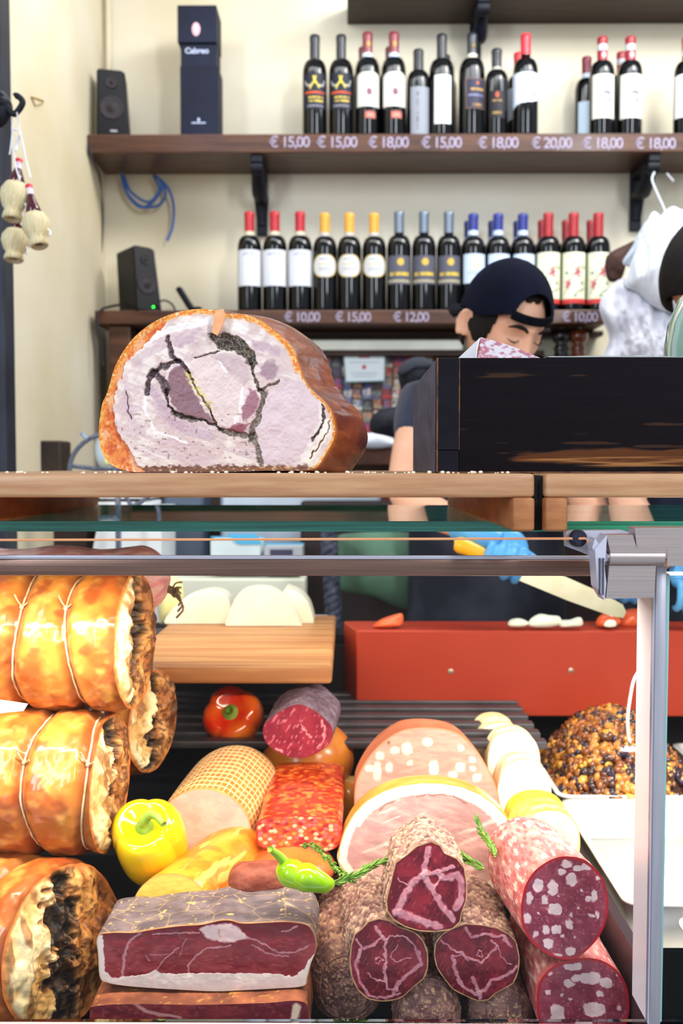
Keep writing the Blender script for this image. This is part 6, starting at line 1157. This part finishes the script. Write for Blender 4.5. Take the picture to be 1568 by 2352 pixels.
def sprig(label, pts, ds, seed, n=46, ll=.012):
    P = smooth_path(np.array([W(x, y, d) for (x, y), d in zip(pts, ds)]), 60); t = thing('rosemary_sprig', label, 'herb', P.mean(0), 'rosemary sprigs'); rr = np.random.RandomState(seed)
    MB().tube(P, np.linspace(.0016, .0008, 60), 6).build('stem', m_rst, t, smooth=True); b = MB()
    for k in range(n * 2):
        i = int(k / (n * 2) * 57) + 1; T_ = P[min(i + 1, 59)] - P[i - 1]; T_ /= np.linalg.norm(T_); v = rr.randn(3); v -= T_ * (v @ T_); v /= np.linalg.norm(v); v[1] = -abs(v[1]) * .5; e = P[i] + T_ * ll * rr.uniform(.6, 1) + v * ll * rr.uniform(.25, .5)
        m_ = (P[i] + e) / 2 + v * ll * .12; b.tube([P[i], m_, e], [.0009, .0014, .0003], 5)
    b.build('leaves', m_ros, t, smooth=True)
sprig('rosemary sprig hanging over the end of the flat spicy salami', [(690, 1942), (716, 1942), (740, 1958), (762, 1985), (790, 2010), (812, 2022)], [1.255, 1.24, 1.22, 1.19, 1.15, 1.13], 2)
sprig('rosemary sprig running from the chilli towards the top coppa', [(764, 2030), (790, 2020), (822, 2006), (850, 1990), (886, 1976)], [1.13, 1.13, 1.14, 1.16, 1.17], 3)
sprig('rosemary sprig upright against the ham, left of the upper salame', [(1136, 1966), (1126, 1940), (1110, 1915), (1096, 1892), (1088, 1876)], [1.15, 1.2, 1.23, 1.24, 1.25], 4, 36)
sprig('rosemary sprig behind the top coppa, over the lower right coppa', [(1112, 1996), (1090, 1984), (1070, 1972), (1050, 1958)], [1.16, 1.17, 1.18, 1.19], 5, 30)
cr_b = MB(); rq = random.Random(5)
for k in range(70): 
    s_ = rq.uniform(.0006, .0016); cr_b.ball((rq.uniform(-.46, .16), rq.uniform(.985, 1.05), ZB + s_ * .8), (s_ * 1.5, s_, s_), 6, 5)
tag(cr_b.build('crumbs', M('pale_crumbs', (240, 226, 200), rough=.7)), 'tiny pale crumbs scattered along the front of the beech board', 'crumbs', kind='stuff')
# paper ticket tucked under the top roast
o = MB().prism(W([-10, 64, 54, 20, -10], [1606, 1617, 1633, 1636, 1640], 1.165), (0, .0012, 0)).build('price_ticket', M('ticket_paper', (240, 232, 226), rough=.6)); tag(o, 'pale paper ticket tucked between the top and middle tied roasts', 'ticket')
# ================================================================ PEOPLE
m_skin = M('skin', (234, 184, 154), (218, 160, 130), scale=9, rough=.5, sss=.12, bump=.08, bscale=90, lo=.35, hi=.7)
m_navyc = M('navy_cotton', (26, 32, 54), (38, 46, 72), scale=8, rough=.85, bump=.3, bscale=26, sheen=.2)
m_apron = M('dusty_navy_apron', (24, 28, 44), (62, 66, 84), scale=7, rough=.85, bump=.4, bscale=14, lo=.5, hi=.8)
m_hair = M('black_hair', (16, 12, 13), (28, 21, 20), scale=60, stretch=(4, 4, 1), rough=.6, spec=.2, bump=.6, bscale=160)
m_glove = M('blue_glove', (96, 176, 232), (70, 146, 214), scale=12, rough=.35, bump=.3, bscale=40)
def skinmesh(verts, edges, radii, sub=2, root=0):
    me = bpy.data.meshes.new('tmp'); me.from_pydata([tuple(v) for v in verts], edges, []); o = bpy.data.objects.new('tmp', me); COL.objects.link(o)
    m = o.modifiers.new('s', 'SKIN'); m.use_smooth_shade = True
    if not me.skin_vertices:
        bpy.context.view_layer.objects.active = o
    for i, r in enumerate(radii):
        sv = me.skin_vertices[0].data[i]; sv.radius = (r, r) if np.isscalar(r) else r
    me.skin_vertices[0].data[root].use_root = True
    s = o.modifiers.new('u', 'SUBSURF'); s.levels = sub; s.render_levels = sub
    e = o.evaluated_get(bpy.context.evaluated_depsgraph_get()).to_mesh(); V = np.array([v.co[:] for v in e.vertices]); Fc = [list(p.vertices) for p in e.polygons]
    bpy.data.objects.remove(o); return V, Fc
def voxel(parts, vox, smooth=4):
    b = MB()
    for V, Fc in parts: b.add(V, Fc)
    o = mk('tmp', np.vstack(b.V), b.F, m_skin, origin=(0, 0, 0)); r = o.modifiers.new('r', 'REMESH'); r.mode = 'VOXEL'; r.voxel_size = vox; r.adaptivity = 0
    if smooth: s = o.modifiers.new('s', 'SMOOTH'); s.factor = .5; s.iterations = smooth
    e = o.evaluated_get(bpy.context.evaluated_depsgraph_get()).to_mesh(); V = np.array([v.co[:] for v in e.vertices]); Fc = [list(p.vertices) for p in e.polygons]
    bpy.data.objects.remove(o); return V, Fc
def head_surf(xf, scale=1.0):
    """a head with brow, sockets, nose, lips and chin; xf maps local points (face towards -y) into the place"""
    u = np.linspace(0.001, np.pi - .001, 110); v = np.linspace(0, 2 * np.pi, 150, endpoint=False); U, V_ = np.meshgrid(u, v, indexing='ij')
    x = .075 * np.sin(U) * np.sin(V_); y = -.096 * np.sin(U) * np.cos(V_); z = .118 * np.cos(U); fr = ss(.0, -.05, y)
    jaw = ss(-.02, -.115, z); x = x * (1 - .34 * jaw); y = np.where(y > 0, y * (1 - .25 * jaw), y * (1 - .04 * jaw)); y = y - .004 * jaw * fr
    g = lambda a, s: np.exp(-(a / s) ** 2)
    nz = ss(.016, -.034, z) * ss(-.050, -.038, z); y = y - .026 * g(x, .010 + .004 * ss(.0, -.04, z)) * nz * fr - .008 * g(x, .008) * g(z - .008, .012) * fr
    y = y - .004 * (g(x - .012, .006) + g(x + .012, .006)) * g(z + .038, .007) * fr
    y = y - .006 * g(z - .027, .009) * g(x, .045) * fr + .011 * (g(x - .031, .017) + g(x + .031, .017)) * g(z - .008, .012) * fr - .006 * (g(x - .031, .011) + g(x + .031, .011)) * g(z - .004, .007) * fr
    y = y - .005 * g(x, .022) * (g(z + .060, .006) + .9 * g(z + .071, .006)) * fr + .003 * g(x, .02) * g(z + .0655, .002) * fr - .006 * g(x, .018) * g(z + .098, .012) * fr - .003 * (g(x - .045, .02) + g(x + .045, .02)) * g(z + .022, .02) * fr
    P = np.stack([x, y, z], -1) * scale; V = xf(P.reshape(-1, 3)); n = len(v); f = gfaces(len(u), n, False, True).tolist() + [list(range(n))[::-1], [(len(u) - 1) * n + k for k in range(n)]]
    return V, f
def ear_surf(side, xf):
    b = MB(); b.ball((0, 0, 0), (.006, .015, .028), 20, 14); V = b.V[0]; k = np.exp(-((V[:, 1]) / .008) ** 2 - ((V[:, 2]) / .017) ** 2) * (V[:, 0] * side > 0); V[:, 0] -= side * .006 * k; V[:, 0] += side * V[:, 1] * .5
    V = V + np.array([side * .080, .012, -.012]); a = np.linspace(-1.2, 3.6, 24); c = MB().tube(np.stack([side * (.084 + .0085 * np.sin(a) * 0 + .5 * .016 * np.cos(a)), .012 + .016 * np.cos(a), -.012 + .029 * np.sin(a)], -1), .0038, 8)
    return [(xf(V), b.F), (xf(c.V[0]), c.F)]
def person(label, head_c, pitch, yaw, roll, torso, sh_l, el_l, wr_l, sh_r, el_r, wr_r, floor=0.0, fc=1.0):
    Rm = np.array((Matrix.Rotation(R_(yaw), 3, 'Z') @ Matrix.Rotation(R_(pitch), 3, 'X') @ Matrix.Rotation(R_(roll), 3, 'Y'))); hc = np.array(head_c, float); xf = lambda P: P @ Rm.T + hc
    tx, ty, tz = torso   # chest centre
    neck0 = np.array([tx, ty + .01, tz + .15]); nk = xf(np.array([[0, .028, -.085]]))[0]; pel = np.array([tx, ty + .05, tz - .46])
    Vs = [pel, (tx, ty + .02, tz - .25), (tx, ty, tz - .02), (tx, ty, tz + .08), neck0, nk, sh_l, el_l, (np.array(el_l) + np.array(wr_l)) / 2, wr_l, sh_r, el_r, (np.array(el_r) + np.array(wr_r)) / 2, wr_r,
          (tx - .10, ty + .05, tz - .60), (tx - .11, ty + .04, .50), (tx - .12, ty + .06, .09), (tx - .12, ty - .06, .045), (tx + .10, ty + .05, tz - .60), (tx + .11, ty + .04, .50), (tx + .12, ty + .06, .09), (tx + .12, ty - .06, .045)]
    Ed = [(0, 1), (1, 2), (2, 3), (3, 4), (4, 5), (3, 6), (6, 7), (7, 8), (8, 9), (3, 10), (10, 11), (11, 12), (12, 13), (0, 14), (14, 15), (15, 16), (16, 17), (0, 18), (18, 19), (19, 20), (20, 21)]
    Rd = [(.15, .11), (.14, .105), (.15, .11), (.11, .09), .058, .054, .056, .041, .038, .026, .056, .041, .038, .026, .085, .058, .038, .035, .085, .058, .038, .035]
    body = skinmesh(Vs, Ed, Rd); parts = [body, head_surf(xf)] + ear_surf(-1, xf) + ear_surf(1, xf)
    V, Fc = voxel(parts, .0042, 3); o = mk('person', V, Fc, m_skin, None, None, True, origin=(tx, ty, 0)); tag(o, label, 'person')
    # T-shirt with short sleeves
    half = lambda a, b, k=.55: np.array(a) * (1 - k) + np.array(b) * k
    V2 = [pel, (tx, ty + .02, tz - .25), (tx, ty, tz - .02), (tx, ty, tz + .08), neck0 - np.array([0, 0, .02]), sh_l, half(sh_l, el_l), sh_r, half(sh_r, el_r)]
    E2 = [(0, 1), (1, 2), (2, 3), (3, 4), (3, 5), (5, 6), (3, 7), (7, 8)]; R2 = [(.165, .125), (.155, .12), (.165, .125), (.125, .105), .070, .075, .062, .075, .062]
    s = voxel([skinmesh(V2, E2, R2)], .006, 4); mk('t_shirt', s[0], s[1], m_navyc, o)
    # apron wrapping the front
    a = np.linspace(-1.75, 1.75, 90); zz = np.linspace(tz - .12, .35, 60); A, Z = np.meshgrid(a, zz, indexing='ij'); fl = 1 + .25 * ss(tz - .2, .3, Z); fo = .010 * np.sin(A * 9 + Z * 6) * ss(tz - .2, .4, Z)
    P = np.stack([tx + (.180 * fl + fo) * np.sin(A), ty + .03 - (.150 * fl + fo) * np.cos(A), Z], -1); ap = grid('apron', P, m_apron, o); m = ap.modifiers.new('s', 'SOLIDIFY'); m.thickness = .003
    return o, xf, Rm
def gpart(name, parts, vox, m, parent): V, Fc = voxel(parts, vox, 3); return mk(name, V, Fc, m, parent)
def grip_hand(c, a, wrist, R=.020, fr=.0090, side=1):
    """a hand wrapped round a handle: c centre on the handle, a its direction (towards the blade)"""
    a = np.array(a, float); a /= np.linalg.norm(a); f = np.array([0, -1., 0]); f -= a * (f @ a); f /= np.linalg.norm(f); u = np.cross(f, a) * -1; u = u if u[2] > 0 else -u; parts = []
    for k, (s, ln, r) in enumerate(((.033, 1.0, fr), (.0115, 1.08, fr * 1.04), (-.0105, 1.0, fr), (-.031, .82, fr * .88))):
        ph = np.radians(np.array([-35, 0, 45, 90, 130, 175, 210]) * (1 if k < 3 else .92)); Rr = R + r * .75; rad = np.array([r * 1.15, r * 1.18, r * 1.0, r * 1.08, r * .95, r * .92, r * .7])
        P = np.array([c + a * s + Rr * ln ** .3 * (u * math.cos(p) + f * math.sin(p)) for p in ph]); b = MB().tube(smooth_path(P, 22), np.interp(np.linspace(0, 1, 22), np.linspace(0, 1, 7), rad), 12); b.ball(P[-1], r * .72, 10, 8); parts.append((np.vstack(b.V), b.F))
    th = np.array([c - a * .015 - f * .018 + u * .018, c + a * .012 - f * .016 + u * .026, c + a * .040 - f * .006 + u * .027, c + a * .062 + f * .002 + u * .022]); b = MB().tube(smooth_path(th, 18), np.linspace(.0135, .0085, 18), 12); b.ball(th[-1], .0085); parts.append((np.vstack(b.V), b.F))
    pal = np.array([c + a * .0 - f * .012 + u * .024, c - a * .012 - f * .012 + u * .040]); w = np.array(wrist, float)
    q = MB(); 
    for s in (-.030, -.010, .012, .031): q.tube(smooth_path([c + a * s * .95 + u * .024 - f * .006, c + a * s * .8 + u * .040 - f * .014 + (w - c) * .25, w], 16), np.linspace(.0135, .024, 16), 12)
    parts.append((np.vstack(q.V), q.F)); return parts
# ---- the person in the black cap
hc = W(1154, 744, 2.10)
wl = W(1072, 1214, 1.93)
p1, xf, Rm = person('man in a backwards black cap and navy t-shirt, looking down behind the black crate', hc, 30, 27, 2, (.325, 2.33, CZ + .02),
    W(968, 938, 2.26), W(925, 1142, 2.12), wl, (.50, 2.30, CZ + .12), W(1345, 1150, 2.12), W(1408, 1290, 1.98))
def capdome(xf, parent, m, brim_dir=1):
    """soft cap worn back to front: dome with an arched opening over the forehead, a strap, a brim behind"""
    u = np.linspace(0, 1, 120); v = np.linspace(0, 2 * np.pi, 240, endpoint=False); U, V_ = np.meshgrid(u, v, indexing='ij'); th = U * 1.72
    x = .0865 * np.sin(th) * np.sin(V_); y = -.110 * np.sin(th) * np.cos(V_); z = .122 * np.cos(th) + .012
    z = z + .004 * np.abs(np.cos(V_ * 3)) * np.sin(th); ang = np.abs(((V_ + np.pi) % (2 * np.pi)) - np.pi)
    zc_ut = .050 - .030 * ss(.5, 1.5, ang) - .028 * ss(1.5, 2.8, ang); arch = .056 + .040 * np.sqrt(np.clip(1 - (ang / .56) ** 2, 0, 1)); keep = (z > zc_ut) & ~((ang < .56) & (z < arch))
    P = np.stack([x, y, z], -1); f = gfaces(120, 240, False, True); f = f[keep.reshape(-1)[f].all(1)]
    o = mk('cap', xf(P.reshape(-1, 3)), f, m, parent); s = o.modifiers.new('s', 'SOLIDIFY'); s.thickness = .003; s.offset = 0
    a = np.linspace(-.66, .66, 24); b = np.linspace(0, 1, 6); A, B = np.meshgrid(a, b, indexing='ij'); Rx = .0835; Ry = .1055
    P = np.stack([Rx * np.sin(A), -Ry * np.cos(A), .042 + .018 * B - .004 * np.cos(A * 2)], -1); st = grid('cap_strap', xf(P.reshape(-1, 3)).reshape(P.shape), m_strap, o); s = st.modifiers.new('s', 'SOLIDIFY'); s.thickness = .004
    a = np.linspace(-.95, .95, 40); b = np.linspace(0, 1, 14); A, B = np.meshgrid(a, b, indexing='ij'); ext = .055 * np.sqrt(np.clip(1 - (A / 1.0) ** 2, 0, 1))
    P = np.stack([(.0865 + ext * B * .3) * np.sin(A), (.110 + ext * B) * np.cos(A), -.010 - .012 * B - .018 * (np.sin(A)) ** 2 * 0], -1)
    br = grid('brim', xf(P.reshape(-1, 3)).reshape(P.shape), m_strap, o); s = br.modifiers.new('s', 'SOLIDIFY'); s.thickness = .004; return o
m_strap = M('black_cap_cloth', (11, 12, 20), (18, 19, 29), scale=40, rough=.9, spec=.08)
m_cap = M('navy_black_cap_cloth', (15, 17, 31), (22, 25, 43), scale=9, rough=.9, spec=.08, bump=.2, bscale=120)
capdome(xf, p1, m_cap)
def hair_cap(xf, parent, m, front=.045, low=-.02, R=(.0800, .1015, .1225), side_low=-.035):
    u = np.linspace(0, 1, 60); v = np.linspace(0, 2 * np.pi, 140, endpoint=False); U, V_ = np.meshgrid(u, v, indexing='ij'); th = U * 2.1; x = R[0] * np.sin(th) * np.sin(V_); y = -R[1] * np.sin(th) * np.cos(V_); z = R[2] * np.cos(th)
    n = fbm(V_ * 9, U * 5, 0, 3, 4); P = np.stack([x, y, z], -1) * (1 + .02 * (n - .5))[..., None]; ang = np.abs(((V_ + np.pi) % (2 * np.pi)) - np.pi)
    lim = np.where(ang < .75, front + .012 * (n - .5) - .010 * (1 - ang / .75), np.where(ang < 1.25, front + (side_low - front) * ss(.75, 1.1, ang), np.where(ang < 1.75, side_low + .02 * ss(1.35, 1.7, ang), low - .05)))
    keep = z > lim; f = gfaces(60, 140, False, True); f = f[keep.reshape(-1)[f].all(1)]; o = mk('hair', xf(P.reshape(-1, 3)), f, m, parent); s = o.modifiers.new('s', 'SOLIDIFY'); s.thickness = .004; s.offset = 0; return o
hair_cap(xf, p1, m_hair, front=.084, R=(.0785, .0995, .1205))
def face_detail(xf, parent, eyes=True):
    for s in (-1, 1):
        E = np.array([(s * .014, -.1045, .0235), (s * .024, -.1045, .0300), (s * .038, -.0985, .0320), (s * .052, -.0880, .0260)]); MB().tube(xf(smooth_path(E, 16)), np.concatenate([np.linspace(.0026, .0050, 8), np.linspace(.0048, .0014, 8)]), 8).build('eyebrow', m_hair, parent, smooth=True)
        L_ = np.array([(s * .019, -.0925, .0015), (s * .026, -.0950, -.0020), (s * .034, -.0935, -.0026), (s * .044, -.0860, .0010)]); MB().tube(xf(smooth_path(L_, 14)), np.concatenate([np.linspace(.0008, .0017, 7), np.linspace(.0017, .0008, 7)]), 6).build('eyelashes', m_hair, parent, smooth=True)
    MB().ball((0, 0, 0), (.022, .0035, .0042), 16, 8)
face_detail(xf, p1)
# left gloved hand with the big knife
hd_ = W(1150, 1290, 1.90); ka = W(1430, 1404, 1.86) - W(1060, 1252, 1.90); ka /= np.linalg.norm(ka)
hcn = W(1155, 1288, 1.895)
gpart('glove', grip_hand(hcn, ka, wl), .0030, m_glove, p1)
gpart('glove_cuff', [(lambda b: (b.V[0], b.F))(MB().tube([wl + (np.array(W(925, 1142, 2.10)) - wl) * .10, wl, hcn + np.array([-.004, .012, .03])], [.033, .031, .028], 16))], .004, m_glove, p1)
kn = thing('knife', 'long broad-bladed knife with a yellow handle held in the blue glove', 'knife', hcn)
up_ = np.cross(np.array([0, -1., 0]), ka); up_ = up_ if up_[2] > 0 else -up_; up_ /= np.linalg.norm(up_)
hs = W(1058, 1252, 1.90); hb = MB().tube(smooth_path([hs - ka * .012 - up_ * .004, hs + ka * .006, hs + ka * .05, hs + ka * .10, hs + ka * .125], 24), np.interp(np.linspace(0, 1, 24), [0, .06, .2, .6, 1], [.010, .0165, .0155, .0125, .012]), 14); hb.build('handle', M('yellow_knife_handle', (240, 180, 30), rough=.3, coat=.3), kn, smooth=True)
b0 = hs + ka * .118; L_ = np.linalg.norm(W(1436, 1408, 1.86) - b0); prof = [(0, .018), (.3, .020), (.7, .018), (.95, .012), (1, .002), (1, -.010), (.9, -.016), (.5, -.020), (.02, -.020)]
MB().prism([b0 + ka * L_ * s - up_ * (-w) for s, w in prof], (0, .002, 0)).build('blade', M('knife_blade', (214, 208, 186), (190, 184, 150), scale=14, rough=.3, metal=.85), kn)
# second glove, holding the food behind the clamp
gpart('glove', grip_hand(W(1420, 1345, 1.95), (1, -.1, -.1), W(1408, 1290, 1.98)), .0032, m_glove, p1)
# ---- second person, cut by the right edge of the picture
hc2 = W(1640, 640, 2.02)
p2, xf2, Rm2 = person('person with black hair in dark clothes, cut off by the right edge of the picture', hc2, 12, 118, 0, (.80, 2.30, CZ + .02),
    (.66, 2.16, CZ + .14), W(1432, 1150, 2.02), W(1545, 1300, 1.90), (.97, 2.16, CZ + .14), (1.02, 2.05, CZ - .14), (.86, 1.93, CZ - .22))
hair_cap(xf2, p2, m_hair, front=.05, low=-.06, R=(.090, .116, .130), side_low=-.01); face_detail(xf2, p2)
gpart('glove', grip_hand(W(1592, 1372, 1.88), (1, 0, -.1), W(1545, 1300, 1.90)), .0032, m_glove, p2)
gpart('glove', grip_hand((.80, 1.90, CZ - .255), (1, 0, -.1), (.86, 1.93, CZ - .22)), .0034, m_glove, p2)
